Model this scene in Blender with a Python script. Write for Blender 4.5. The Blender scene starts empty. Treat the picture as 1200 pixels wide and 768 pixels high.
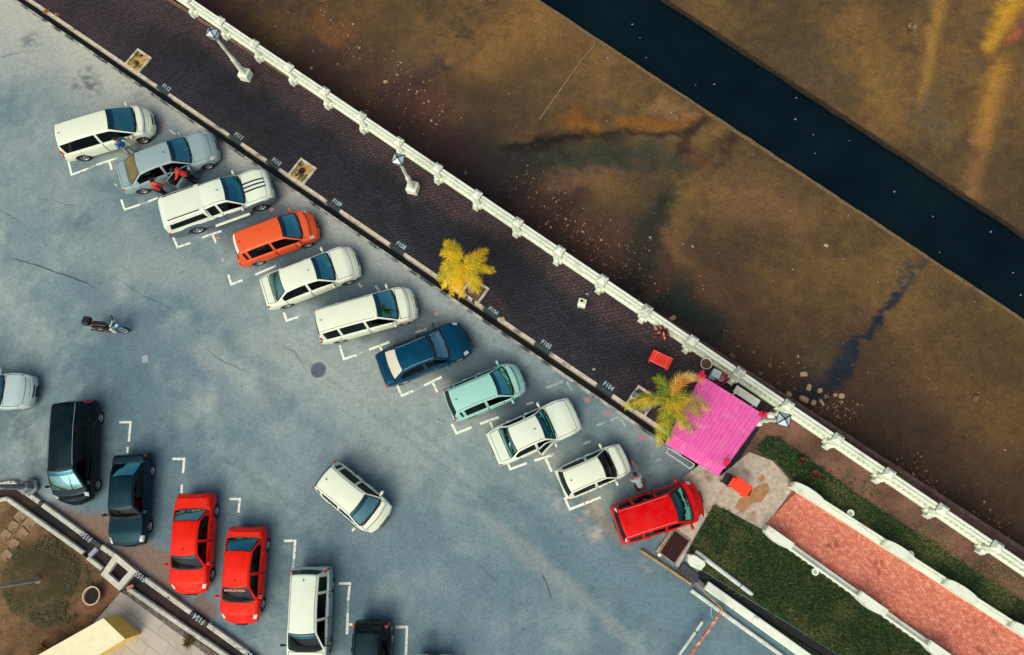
import bpy, bmesh, math, random
from mathutils import Vector, Matrix, noise
random.seed(7)
R = math.radians
PI = math.pi
C = bpy.context.scene.collection
sc = bpy.context.scene

# ------------------------------------------------------------------ camera
H = 32.0; F = 850.0; CX, CY = 600.0, 384.0
NX, NY = 668.0, 578.0                       # where the plumb line under the camera meets the picture
d = Vector((NX - CX, -(NY - CY), -F)).normalized()
r3 = -d
ex = Vector((1, 0, 0)); r1 = (ex - d * ex.dot(d)).normalized(); r2 = r3.cross(r1)
RM = Matrix((r1, r2, r3))                   # camera -> world
cam = bpy.data.objects.new('camera', bpy.data.cameras.new('camera')); C.objects.link(cam)
cam.matrix_world = Matrix.Translation((0, 0, H)) @ RM.to_4x4()
cam.data.sensor_width = 36; cam.data.lens = 36 * F / 1200; cam.data.clip_end = 2000; cam.data.clip_start = .5
sc.camera = cam

def at(px, py, z=0.0):
    w = RM @ Vector(((px - CX) / F, -(py - CY) / F, -1)); k = (z - H) / w.z
    return Vector((w.x * k, w.y * k, z))
RMI = RM.transposed()
def proj(p):
    c = RMI @ (Vector(p) - Vector((0, 0, H)))
    return (CX + F * c.x / -c.z, CY - F * c.y / -c.z)
# frame along the promenade kerb
O = at(130, 63); E_ = (at(733, 472) - O).normalized(); N_ = Vector((-E_.y, E_.x, 0))
ANG = math.atan2(E_.y, E_.x)
def st(p): q = Vector(p) - O; return q.dot(E_), q.dot(N_)
def P(s, t, z=0): return Vector((O.x + E_.x * s + N_.x * t, O.y + E_.y * s + N_.y * t, z))
def pst(px, py, z=0): return st(at(px, py, z))

# ------------------------------------------------------------------ materials
def lin(c): return tuple(((v / 255) / 12.92 if v <= 10 else ((v / 255 + .055) / 1.055) ** 2.4) for v in c)
MATS = {}
def newmat(name):
    m = bpy.data.materials.new(name); m.use_nodes = True; nt = m.node_tree
    return m, nt, nt.nodes['Principled BSDF']
def mat(name, col, rough=.6, spec=.5, metal=0, coat=0, emit=None, srgb=True):
    if name in MATS: return MATS[name]
    m, nt, b = newmat(name); c = lin(col) if srgb else col
    b.inputs['Base Color'].default_value = (*c, 1); b.inputs['Roughness'].default_value = rough
    b.inputs['Specular IOR Level'].default_value = spec; b.inputs['Metallic'].default_value = metal
    b.inputs['Coat Weight'].default_value = coat; b.inputs['Coat Roughness'].default_value = .08
    MATS[name] = m; return m
def noisy(name, c1, c2, scale=8, rough=.85, bump=0, detail=6, lo=.35, hi=.65, c3=None, scale3=1.2, lo3=.5, hi3=.62, spec=.3, coat=0):
    if name in MATS: return MATS[name]
    m, nt, b = newmat(name); N = nt.nodes; Lk = nt.links
    tc = N.new('ShaderNodeTexCoord')
    n = N.new('ShaderNodeTexNoise'); n.inputs['Scale'].default_value = scale; n.inputs['Detail'].default_value = detail; n.inputs['Roughness'].default_value = .65
    Lk.new(tc.outputs['Object'], n.inputs['Vector'])
    r = N.new('ShaderNodeValToRGB'); r.color_ramp.elements[0].position = lo; r.color_ramp.elements[1].position = hi
    r.color_ramp.elements[0].color = (*lin(c1), 1); r.color_ramp.elements[1].color = (*lin(c2), 1)
    Lk.new(n.outputs['Fac'], r.inputs['Fac']); out = r.outputs['Color']
    if c3:
        n3 = N.new('ShaderNodeTexNoise'); n3.inputs['Scale'].default_value = scale3; n3.inputs['Detail'].default_value = 5
        Lk.new(tc.outputs['Object'], n3.inputs['Vector'])
        r3_ = N.new('ShaderNodeValToRGB'); r3_.color_ramp.elements[0].position = lo3; r3_.color_ramp.elements[1].position = hi3
        Lk.new(n3.outputs['Fac'], r3_.inputs['Fac'])
        mx = N.new('ShaderNodeMix'); mx.data_type = 'RGBA'; mx.inputs['B'].default_value = (*lin(c3), 1)
        Lk.new(r3_.outputs['Color'], mx.inputs['Factor']); Lk.new(out, mx.inputs['A']); out = mx.outputs['Result']
    Lk.new(out, b.inputs['Base Color']); b.inputs['Roughness'].default_value = rough; b.inputs['Specular IOR Level'].default_value = spec
    b.inputs['Coat Weight'].default_value = coat
    if bump:
        bp = N.new('ShaderNodeBump'); bp.inputs['Strength'].default_value = bump; bp.inputs['Distance'].default_value = .03
        Lk.new(n.outputs['Fac'], bp.inputs['Height']); Lk.new(bp.outputs['Normal'], b.inputs['Normal'])
    MATS[name] = m; return m
def vcol_mat(name, grain=40, amount=.5, rough=.9, bump=.3, spec=.25, wet=False, grain2=9, amount2=.25, pits=False):
    """stain and painted shade colours stored on the mesh, with a fine grain on top"""
    m, nt, b = newmat(name); N = nt.nodes; Lk = nt.links
    a = N.new('ShaderNodeAttribute'); a.attribute_name = 'Col'
    tc = N.new('ShaderNodeTexCoord'); cur = a.outputs['Color']; ns = []
    for g, am, de in ((grain, amount, 3), (grain2, amount2, 5)):
        n = N.new('ShaderNodeTexNoise'); n.inputs['Scale'].default_value = g; n.inputs['Detail'].default_value = de; n.inputs['Roughness'].default_value = .7
        Lk.new(tc.outputs['Object'], n.inputs['Vector']); ns.append(n)
        mr = N.new('ShaderNodeMapRange'); mr.inputs['From Min'].default_value = .3; mr.inputs['From Max'].default_value = .7
        mr.inputs['To Min'].default_value = 1 - am; mr.inputs['To Max'].default_value = 1 + am
        Lk.new(n.outputs['Fac'], mr.inputs['Value'])
        mx = N.new('ShaderNodeMix'); mx.data_type = 'RGBA'; mx.blend_type = 'MULTIPLY'; mx.inputs['Factor'].default_value = 1
        Lk.new(cur, mx.inputs['A']); Lk.new(mr.outputs['Result'], mx.inputs['B']); cur = mx.outputs['Result']
    for (g, lo, hi, am, sgn) in (((5.5, .66, .72, .62, 0), (11, .67, .73, .55, 0), (13, .68, .74, 1.22, 1)) if pits else ()):
        n = N.new('ShaderNodeTexNoise'); n.inputs['Scale'].default_value = g; n.inputs['Detail'].default_value = 3; n.inputs['Roughness'].default_value = .6
        mp = N.new('ShaderNodeMapping'); mp.inputs['Location'].default_value = (g * 3, g * 5, g); Lk.new(tc.outputs['Object'], mp.inputs['Vector']); Lk.new(mp.outputs['Vector'], n.inputs['Vector'])
        mr = N.new('ShaderNodeMapRange'); mr.inputs['From Min'].default_value = lo; mr.inputs['From Max'].default_value = hi; mr.inputs['To Min'].default_value = 1; mr.inputs['To Max'].default_value = am
        Lk.new(n.outputs['Fac'], mr.inputs['Value'])
        mx = N.new('ShaderNodeMix'); mx.data_type = 'RGBA'; mx.blend_type = 'MULTIPLY'; mx.inputs['Factor'].default_value = 1
        Lk.new(cur, mx.inputs['A']); Lk.new(mr.outputs['Result'], mx.inputs['B']); cur = mx.outputs['Result']
    Lk.new(cur, b.inputs['Base Color']); b.inputs['Roughness'].default_value = rough; b.inputs['Specular IOR Level'].default_value = spec
    bp = N.new('ShaderNodeBump'); bp.inputs['Strength'].default_value = bump; bp.inputs['Distance'].default_value = .02
    Lk.new(ns[0].outputs['Fac'], bp.inputs['Height']); Lk.new(bp.outputs['Normal'], b.inputs['Normal'])
    return m
def brick_mat(name, c1, c2, mortar, w, h, rot, mort=.012, rough=.85, stain=None, offset=.5, vary=None, use_col=False):
    m, nt, b = newmat(name); N = nt.nodes; Lk = nt.links
    tc = N.new('ShaderNodeTexCoord'); mp = N.new('ShaderNodeMapping'); mp.inputs['Rotation'].default_value = (0, 0, -rot)
    Lk.new(tc.outputs['Object'], mp.inputs['Vector'])
    br = N.new('ShaderNodeTexBrick'); br.inputs['Scale'].default_value = 1
    br.inputs['Brick Width'].default_value = w; br.inputs['Row Height'].default_value = h; br.inputs['Mortar Size'].default_value = mort
    br.inputs['Color1'].default_value = (*lin(c1), 1); br.inputs['Color2'].default_value = (*lin(c2), 1); br.inputs['Mortar'].default_value = (*lin(mortar), 1)
    br.offset = offset
    Lk.new(mp.outputs['Vector'], br.inputs['Vector']); cur = br.outputs['Color']
    for (sc_, de, lo, hi, c, am) in (stain or []):
        n = N.new('ShaderNodeTexNoise'); n.inputs['Scale'].default_value = sc_; n.inputs['Detail'].default_value = de; n.inputs['Roughness'].default_value = .65
        Lk.new(tc.outputs['Object'], n.inputs['Vector'])
        mr = N.new('ShaderNodeMapRange'); mr.inputs['From Min'].default_value = lo; mr.inputs['From Max'].default_value = hi; mr.inputs['To Max'].default_value = am
        Lk.new(n.outputs['Fac'], mr.inputs['Value'])
        mx = N.new('ShaderNodeMix'); mx.data_type = 'RGBA'; mx.inputs['B'].default_value = (*lin(c), 1)
        Lk.new(mr.outputs['Result'], mx.inputs['Factor']); Lk.new(cur, mx.inputs['A']); cur = mx.outputs['Result']
    if use_col:
        a = N.new('ShaderNodeAttribute'); a.attribute_name = 'Col'
        mx = N.new('ShaderNodeMix'); mx.data_type = 'RGBA'; mx.blend_type = 'MULTIPLY'; mx.inputs['Factor'].default_value = 1
        Lk.new(cur, mx.inputs['A']); Lk.new(a.outputs['Color'], mx.inputs['B']); cur = mx.outputs['Result']
    Lk.new(cur, b.inputs['Base Color']); b.inputs['Roughness'].default_value = rough; b.inputs['Specular IOR Level'].default_value = .25
    bp = N.new('ShaderNodeBump'); bp.inputs['Strength'].default_value = .5; bp.inputs['Distance'].default_value = .01
    Lk.new(br.outputs['Fac'], bp.inputs['Height']); bp.invert = True; Lk.new(bp.outputs['Normal'], b.inputs['Normal'])
    return m

# ------------------------------------------------------------------ mesh helpers
class MB:
    def __init__(s): s.v = []; s.f = []; s.m = []; s.sm = []
    def add(s, vs, fs, mi=0, smooth=False):
        o = len(s.v); s.v += [tuple(v) for v in vs]
        for f in fs: s.f.append([i + o for i in f]); s.m.append(mi); s.sm.append(smooth)
    def box(s, c, size, rot=0, mi=0, M=None, taper=1, bev=0):
        x, y, z = size[0] / 2, size[1] / 2, size[2] / 2
        if bev:
            b = min(bev, x * .9, y * .9, z * .9); rings = []
            for zz, ins in ((-z, b), (-z + b, 0), (z - b, 0), (z, b)):
                tp = taper if zz > 0 else 1
                X, Y = x * tp - ins, y * tp - ins; k = b * .7
                rings.append([(X - k, -Y, zz), (X, -Y + k, zz), (X, Y - k, zz), (X - k, Y, zz), (-X + k, Y, zz), (-X, Y - k, zz), (-X, -Y + k, zz), (-X + k, -Y, zz)])
            vs = [v for r_ in rings for v in r_]; fs = [list(range(7, -1, -1)), list(range(24, 32))]
            for i in range(3):
                for j in range(8): fs.append([i * 8 + j, i * 8 + (j + 1) % 8, i * 8 + 8 + (j + 1) % 8, i * 8 + 8 + j])
        else:
            vs = [(-x, -y, -z), (x, -y, -z), (x, y, -z), (-x, y, -z), (-x * taper, -y * taper, z), (x * taper, -y * taper, z), (x * taper, y * taper, z), (-x * taper, y * taper, z)]
            fs = [[3, 2, 1, 0], [4, 5, 6, 7], [0, 1, 5, 4], [1, 2, 6, 5], [2, 3, 7, 6], [3, 0, 4, 7]]
        cr, sr = math.cos(rot), math.sin(rot)
        out = []
        for v in vs:
            if M is not None: q = M @ Vector(v); out.append((q.x + c[0], q.y + c[1], q.z + c[2]))
            else: out.append((c[0] + v[0] * cr - v[1] * sr, c[1] + v[0] * sr + v[1] * cr, c[2] + v[2]))
        s.add(out, fs, mi)
    def tube(s, pts, rad, n=10, mi=0, caps=True, smooth=True):
        pts = [Vector(p) for p in pts]; rs = rad if isinstance(rad, (list, tuple)) else [rad] * len(pts); vs = []
        for i, p in enumerate(pts):
            t = (pts[min(i + 1, len(pts) - 1)] - pts[max(i - 1, 0)]).normalized()
            a = Vector((0, 0, 1)) if abs(t.z) < .9 else Vector((1, 0, 0))
            u = t.cross(a).normalized(); w = u.cross(t)
            for k in range(n):
                th = 2 * PI * k / n; vs.append(p + (u * math.cos(th) + w * math.sin(th)) * rs[i])
        fs = [[i * n + k, i * n + (k + 1) % n, (i + 1) * n + (k + 1) % n, (i + 1) * n + k] for i in range(len(pts) - 1) for k in range(n)]
        s.add(vs, [f[::-1] for f in fs], mi, smooth)
        if caps:
            m_ = len(pts) - 1
            s.add(vs[:n], [list(range(n))], mi); s.add(vs[m_ * n:], [list(range(n))[::-1]], mi)
    def lathe(s, prof, c=(0, 0, 0), n=20, mi=0, axis='z', smooth=True):
        vs = []
        for r_, z in prof:
            for k in range(n):
                th = 2 * PI * k / n; x, y = r_ * math.cos(th), r_ * math.sin(th)
                v = (x, y, z) if axis == 'z' else (x, z, y)
                vs.append((c[0] + v[0], c[1] + v[1], c[2] + v[2]))
        fs = []
        for i in range(len(prof) - 1):
            for k in range(n):
                f = [i * n + k, i * n + (k + 1) % n, (i + 1) * n + (k + 1) % n, (i + 1) * n + k]
                fs.append(f if axis == 'z' else f[::-1])
        s.add(vs, fs, mi, smooth)
    def prism(s, poly, z0, z1, mi=0):
        n = len(poly); A = sum(poly[i][0] * poly[(i + 1) % n][1] - poly[(i + 1) % n][0] * poly[i][1] for i in range(n))
        if A < 0: poly = poly[::-1]
        vs = [(p[0], p[1], z0) for p in poly] + [(p[0], p[1], z1) for p in poly]
        s.add(vs, [list(range(n, 2 * n)), list(range(n))[::-1]] + [[i, (i + 1) % n, n + (i + 1) % n, n + i] for i in range(n)], mi)
    def grid(s, rows, mi=0, smooth=True, flip=False):
        nc = len(rows[0]); vs = [v for r_ in rows for v in r_]
        fs = []
        for i in range(len(rows) - 1):
            for j in range(nc - 1):
                f = [i * nc + j, i * nc + j + 1, (i + 1) * nc + j + 1, (i + 1) * nc + j]; fs.append(f[::-1] if flip else f)
        s.add(vs, fs, mi, smooth)
    def ball(s, c, rad, nu=10, nv=7, mi=0):
        rx, ry, rz = rad if isinstance(rad, (tuple, list)) else (rad,) * 3; rows = []
        for i in range(nv + 1):
            ph = -PI / 2 + PI * i / nv
            rows.append([(c[0] + rx * math.cos(ph) * math.cos(2 * PI * j / nu), c[1] + ry * math.cos(ph) * math.sin(2 * PI * j / nu), c[2] + rz * math.sin(ph)) for j in range(nu + 1)])
        s.grid(rows, mi)
    def build(s, name, mats, parent=None):
        me = bpy.data.meshes.new(name); me.from_pydata(s.v, [], s.f)
        for m in (mats if isinstance(mats, (list, tuple)) else [mats]): me.materials.append(m)
        me.polygons.foreach_set('material_index', s.m); me.polygons.foreach_set('use_smooth', s.sm); me.update()
        o = bpy.data.objects.new(name, me); C.objects.link(o)
        if parent: o.parent = parent
        return o
def tag(o, label=None, cat=None, group=None, kind=None):
    if label: o['label'] = label
    if cat: o['category'] = cat
    if group: o['group'] = group
    if kind: o['kind'] = kind
    return o
def empty(name, loc=(0, 0, 0), rz=0, parent=None):
    o = bpy.data.objects.new(name, None); C.objects.link(o); o.location = loc; o.rotation_euler = (0, 0, rz); o.empty_display_size = .2
    if parent: o.parent = parent
    return o
def thing(name, label, cat, loc=(0, 0, 0), rz=0, group=None): return tag(empty(name, loc, rz), label, cat, group)
def ss(a, b, x):
    if a == b: return float(x >= b)
    t = max(0, min(1, (x - a) / (b - a))); return t * t * (3 - 2 * t)
def lp(tab, x):
    if x <= tab[0][0]: return tab[0][1]
    for (a, va), (b, vb) in zip(tab, tab[1:]):
        if x <= b: return va + (vb - va) * (x - a) / (b - a)
    return tab[-1][1]
def mixc(a, b, k): return tuple(x + (y - x) * k for x, y in zip(a, b))
def inside(poly, x, y):
    c = False; n = len(poly)
    for i in range(n):
        x1, y1 = poly[i]; x2, y2 = poly[(i + 1) % n]
        if (y1 > y) != (y2 > y) and x < (x2 - x1) * (y - y1) / (y2 - y1) + x1: c = not c
    return c
def segd(px, py, a, b):
    dx, dy = b[0] - a[0], b[1] - a[1]; k = max(0, min(1, ((px - a[0]) * dx + (py - a[1]) * dy) / (dx * dx + dy * dy + 1e-9)))
    return math.hypot(px - a[0] - k * dx, py - a[1] - k * dy), k
def nz(x, y, f, seed=0): return noise.noise(Vector((x * f + seed * 7.3, y * f - seed * 3.1, seed * 1.7)))
def fbm(x, y, f, seed=0): return nz(x, y, f, seed) + .5 * nz(x, y, f * 2.1, seed + 1) + .25 * nz(x, y, f * 4.3, seed + 2)
def frange(a, b, st_):
    n = max(1, int(round((b - a) / st_))); return [a + (b - a) * i / n for i in range(n + 1)]
def sheet(name, ss_, ts_, zf, colf, material, kind='structure'):
    rows = []; cols = []
    for t in ts_:
        row = []
        for s in ss_:
            p = P(s, t, 0); p.z = zf(s, t) if callable(zf) else zf; row.append(p)
            if colf: cols.append((*colf(s, t, *proj(p)), 1))
        rows.append(row)
    mb = MB(); mb.grid(rows, smooth=True); o = mb.build(name, material)
    if colf:
        a = o.data.color_attributes.new('Col', 'FLOAT_COLOR', 'POINT'); a.data.foreach_set('color', [x for c in cols for x in c])
    o['kind'] = kind; return o
FAR = 160
# ------------------------------------------------------------------ layout numbers
Z_PROM = .12; Z_MUD = -1.1; Z_WATER = -1.32
FZ = 1.3
F0 = st(at(297, 50, FZ)); F1 = st(at(1170, 641, FZ)); T_F = (F0[1] + F1[1]) / 2
s_lo, s_hi = -9, 52
# ---- road
def road_col(s, t, x, y):
    wx, wy = P(s, t).x, P(s, t).y
    n1 = fbm(wx, wy, .12, 1); n2 = fbm(wx, wy, .5, 2); n3 = nz(wx, wy, 1.8, 3)
    c = mixc(lin((92, 120, 127)), lin((141, 158, 154)), ss(-.85, .85, n1 * .9 + .6 * n2 + .25 * n3 - .55 * ss(470, 640, y) * ss(330, 420, x) + .25 * ss(200, 60, y))); c = tuple(v * (1 + .10 * n3 + .10 * nz(wx, wy, 4, 5)) for v in c)
    # pale dust along the kerb and at the far end
    k = ss(-2.6, -.6, t + n2 * 1.0) * ss(30, 12, s + n1 * 4) * .75
    c = mixc(c, lin((172, 174, 158)), k)
    k = ss(-7, -2, t + n1 * 2) * ss(9, -1, s + n2 * 2) * .7
    c = mixc(c, lin((168, 174, 160)), k)
    # darker strip and patch where the front row stands, shade between cars painted in
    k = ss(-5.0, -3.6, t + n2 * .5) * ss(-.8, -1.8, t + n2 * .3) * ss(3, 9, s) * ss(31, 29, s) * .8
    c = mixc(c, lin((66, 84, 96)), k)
    k = ss(1.1, .2, math.hypot((x - 735) / 60, (y - 535) / 30) + n2 * .3) * .6
    c = mixc(c, lin((62, 78, 92)), k)
    # broad wheel tracks and worn streaks
    for a, b, r_, col, am in (((300, 400), (470, 470), 30, (150, 164, 152), .5), ((330, 380), (420, 470), 20, (152, 166, 154), .5), ((240, 410), (330, 500), 26, (150, 166, 156), .5), ((100, 300), (240, 330), 34, (144, 160, 152), .45), ((380, 470), (560, 560), 28, (142, 160, 154), .4), ((470, 430), (760, 610), 14, (150, 158, 146), .35), ((560, 520), (700, 640), 20, (140, 156, 150), .35), ((540, 600), (660, 740), 30, (104, 132, 138), .45), ((700, 660), (860, 768), 30, (104, 134, 142), .45), ((220, 350), (130, 390), 20, (88, 116, 126), .5), ((310, 440), (330, 480), 24, (88, 112, 122), .5), ((0, 190), (60, 330), 40, (112, 138, 140), .4), ((380, 380), (900, 690), 26, (150, 160, 150), .4), ((560, 600), (760, 768), 14, (152, 160, 152), .35), ((20, 180), (420, 470), 30, (148, 160, 158), .3),
                              ((330, 520), (600, 768), 60, (108, 130, 142), .4), ((90, 330), (300, 480), 26, (100, 122, 134), .45), ((640, 600), (800, 740), 30, (104, 128, 142), .35),
                              ((865, 620), (910, 700), 7, (164, 160, 140), .35), ((240, 420), (345, 450), 14, (150, 160, 156), .35)):
        dd, k_ = segd(x, y, a, b); c = mixc(c, lin(col), am * ss(r_, r_ * .2, dd + 10 * n2))
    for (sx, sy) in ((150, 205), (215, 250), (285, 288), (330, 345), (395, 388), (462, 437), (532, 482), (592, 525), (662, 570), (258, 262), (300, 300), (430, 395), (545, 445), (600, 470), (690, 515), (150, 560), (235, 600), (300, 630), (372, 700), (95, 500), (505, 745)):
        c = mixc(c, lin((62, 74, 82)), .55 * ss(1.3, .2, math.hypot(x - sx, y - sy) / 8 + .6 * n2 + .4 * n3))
    for a, b in (((160, 470), (420, 640)), ((170, 455), (440, 628)), ((300, 380), (640, 640)), ((312, 370), (652, 628)), ((120, 250), (300, 430)), ((500, 560), (820, 740))):
        dd, k_ = segd(x + 8 * n1, y + 8 * n1, a, b); c = mixc(c, lin((92, 114, 120)), .30 * ss(5, 1, dd) * ss(0, .2, k_) * ss(1, .8, k_) * ss(-.6, .4, n2))
    # stains
    for (sx, sy, r_, col, am) in ((102, 96, 15, (58, 70, 76), .75), (112, 103, 9, (50, 62, 70), .6), (30, 52, 9, (112, 118, 120), .7), (38, 47, 8, (112, 118, 120), .6), (160, 122, 12, (110, 122, 126), .5), (98, 262, 9, (90, 104, 116), .7),
                                  (372, 60 + 330, 6, (120, 132, 136), .3), (315, 640, 10, (86, 100, 112), .5), (505, 380, 14, (120, 130, 122), .4), (25, 500, 24, (84, 94, 98), .6), (35, 530, 22, (98, 104, 104), .5),
                                  (695, 600, 10, (170, 172, 158), .7), (698, 625, 9, (172, 174, 160), .7), (655, 585, 14, (160, 165, 155), .6), (540, 505, 9, (176, 184, 172), .5), (760, 660, 10, (150, 158, 156), .5), (630, 350, 12, (150, 150, 140), .4)):
        c = mixc(c, lin(col), am * ss(1.25, .35, math.hypot(x - sx, y - sy) / (r_ * 1.15) + .55 * n2 + .4 * n3) * ss(-.45, .35, nz(wx, wy, 5.5, 8) + .6 * nz(wx, wy, 2.5, 9)))
    # brown soil washed along the lower drain
    for a, b, r_ in (((60, 596), (110, 632), 20), ((118, 622), (200, 672), 22), ((200, 690), (245, 715), 14)):
        dd, k_ = segd(x, y, a, b); c = mixc(c, mixc(lin((128, 106, 88)), lin((108, 90, 82)), ss(-.4, .4, n2)), .85 * ss(r_ * 1.1, r_ * .35, dd + 9 * n2 + 5 * n3))
    dd, k_ = segd(x, y, (690, 592), (735, 640)); c = mixc(c, lin((140, 130, 112)), .5 * ss(9, 3, dd + 5 * n2))
    return c
ss_road = [-FAR, -80, -40, -20] + frange(-12, 46, .13) + [60, 90, FAR]
ts_road = [-FAR, -90, -55, -40] + frange(-31, -.6, .13)
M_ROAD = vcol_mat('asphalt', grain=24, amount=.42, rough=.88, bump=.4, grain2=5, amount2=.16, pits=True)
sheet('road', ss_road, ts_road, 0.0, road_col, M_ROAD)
# ---- kerb, drain, promenade edge
M_CONC = noisy('kerb_concrete', (168, 160, 140), (205, 200, 178), 6, c3=(120, 112, 100), scale3=2.2, lo3=.55, hi3=.68)
M_KERBW = noisy('worn_white_kerb', (66, 72, 72), (180, 182, 168), 1.3, lo=.42, hi=.60, detail=9, c3=(72, 78, 78), scale3=6, lo3=.6, hi3=.7)
M_WET = noisy('wet_drain', (8, 14, 16), (20, 26, 30), 2.5, rough=.45)
M_KERBDARK = noisy('kerb_dark_paint', (40, 52, 54), (62, 76, 78), 8)
def strip(name, s0, s1, t0, t1, z0, z1, m, seg=None):
    mb = MB(); ln = (s1 - s0); n = max(1, int(ln / (seg or ln))); g = .008 if seg else 0
    for i in range(n):
        a, b = s0 + ln * i / n + g, s0 + ln * (i + 1) / n - g
        mb.prism([P(a, t0), P(b, t0), P(b, t1), P(a, t1)], z0, z1)
    return tag(mb.build(name, m), kind='structure')
S_END = pst(806, 524)[0]
strip('kerb', -FAR, S_END, -.605, -.47, -.3, .06, M_KERBW, .9)
strip('drain_bed', -FAR, S_END, -.47, -.165, -.5, -.38, M_WET)
patches = [(195, 103, 'F112'), (280, 160, 'F111'), (324, 190, 'F110'), (395, 238, 'F109'), (470, 288, 'F108'), (527, 325, 'F107'), (578, 365, 'F106'), (640, 404, 'F105'), (713, 453, 'F104')]
spans = []; cur = -FAR
for (px, py, tx) in patches:
    s0 = pst(px, py, Z_PROM)[0] - .05; spans.append((cur, s0 - .42, 0)); spans.append((s0 - .42, s0 + .42, 1)); cur = s0 + .42
spans.append((cur, S_END, 0))
mb = MB()
for a, b, k in spans:
    mb.prism([P(a, -.165), P(b, -.165), P(b, -.005), P(a, -.005)], -.45, Z_PROM + .02, k)
tag(mb.build('pavement_kerb', [M_CONC, M_KERBDARK]), kind='structure')
M_TXT = noisy('white_number_paint', (120, 140, 142), (196, 214, 212), 22)
M_TXTBG = noisy('number_backing', (30, 37, 41), (46, 54, 57), 12)
def text(name, body, p, z, rot, size, m, parent=None, wide=1.0, ext=.0015):
    cu = bpy.data.curves.new(name, 'FONT'); cu.body = body; cu.size = size; cu.align_x = 'CENTER'; cu.align_y = 'CENTER'; cu.extrude = ext; cu.space_character = 1.08; cu.offset = size * .018
    f = bpy.data.objects.new('lettering', cu); C.objects.link(f); bpy.context.view_layer.update()
    me = bpy.data.meshes.new_from_object(f.evaluated_get(bpy.context.evaluated_depsgraph_get())); bpy.data.objects.remove(f); me.materials.clear(); me.materials.append(m)
    o = bpy.data.objects.new(name, me); C.objects.link(o); o.location = (p[0], p[1], z); o.rotation_euler = (0, 0, rot); o.scale = (wide, 1, 1)
    if parent: o.parent = parent
    return o
for (px, py, tx) in patches:
    p = at(px, py, Z_PROM); mb = MB(); s, t = st(p)
    mb.prism([P(s - .40, .0), P(s + .40, .0), P(s + .40, t + .2), P(s - .40, t + .2)], Z_PROM - .01, Z_PROM + .006)
    tag(mb.build('number_backing', M_TXTBG), kind='structure')
    o = text('bay_number', tx, p, Z_PROM + .012, ANG, .30, M_TXT, wide=.82); tag(o, kind='structure')
# ---- promenade of dark pavers
def prom_col(s, t, x, y):
    wx, wy = P(s, t).x, P(s, t).y; n2 = fbm(wx, wy, .45, 11); n1 = fbm(wx, wy, .15, 12)
    c = (1, 1, 1)
    k = ss(T_F - 1.5, T_F - .5, t + .5 * n2); c = mixc(c, (2.6, 1.7, 1.35), k)                # reddish, cleaner pavers beside the fence
    k = ss(.9, .1, t + .4 * n2) * .55; c = mixc(c, (1.7, 1.5, 1.2), k)
    k = ss(5.5, -2, s + 2 * n1) * .85; c = mixc(c, (2.2, 1.55, 1.35), k)                       # far end is redder
    for a, b, r_, col in (((465, 275), (480, 300), 16, (1.6, 1.5, 1.6)), ((430, 235), (455, 240), 20, (1.35, 1.35, 1.35)), ((720, 440), (790, 460), 16, (1.7, 1.3, 1.25)), ((575, 345), (590, 375), 12, (2.3, 1.6, 1.4)), ((625, 350), (680, 430), 30, (1.45, 1.4, 1.4)),
                          ((672, 352), (692, 358), 14, (2.1, 1.4, 1.25)), ((485, 225), (487, 232), 12, (2.4, 1.6, 1.4)), ((290, 95), (296, 100), 9, (2.2, 1.5, 1.3))):
        dd, k_ = segd(x, y, a, b); c = mixc(c, col, .8 * ss(r_, r_ * .3, dd + 7 * n2))
    k = 1 + .35 * n2; return tuple(v * k for v in c)
M_PROM = brick_mat('dark_pavers', (27, 31, 36), (43, 42, 48), (16, 18, 22), .24, .16, ANG + R(45), mort=.02, use_col=True,
                   stain=[(26, 3, .60, .68, (104, 98, 102), .75), (6, 5, .45, .75, (24, 29, 34), .7)])
S_PEND = pst(872, 530, Z_PROM)[0]
sheet('pavement', [-FAR, -80, -40, -20] + frange(-10, S_PEND, .16), frange(-.005, T_F + .2, .16), Z_PROM, prom_col, M_PROM)
# ---- soil, grass side
def soil_col(s, t, x, y):
    wx, wy = P(s, t).x, P(s, t).y; n2 = fbm(wx, wy, .8, 21); n3 = nz(wx, wy, 3, 22)
    return mixc(mixc(lin((88, 64, 52)), lin((120, 88, 72)), ss(-.6, .6, n2)), lin((62, 52, 40)), .5 * ss(.1, .5, n3))
M_SOIL = vcol_mat('bare_soil', grain=30, amount=.5, bump=.5)
sheet('soil', frange(S_PEND, 50, .25) + [60, 90, FAR], frange(-2.2, T_F + .2, .25), Z_PROM - .015, soil_col, M_SOIL)
strip('retaining_wall', -FAR, FAR, T_F + .2, T_F + .38, Z_MUD - .4, Z_PROM + .03, noisy('old_wall', (78, 60, 50), (112, 92, 78), 4))
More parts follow.
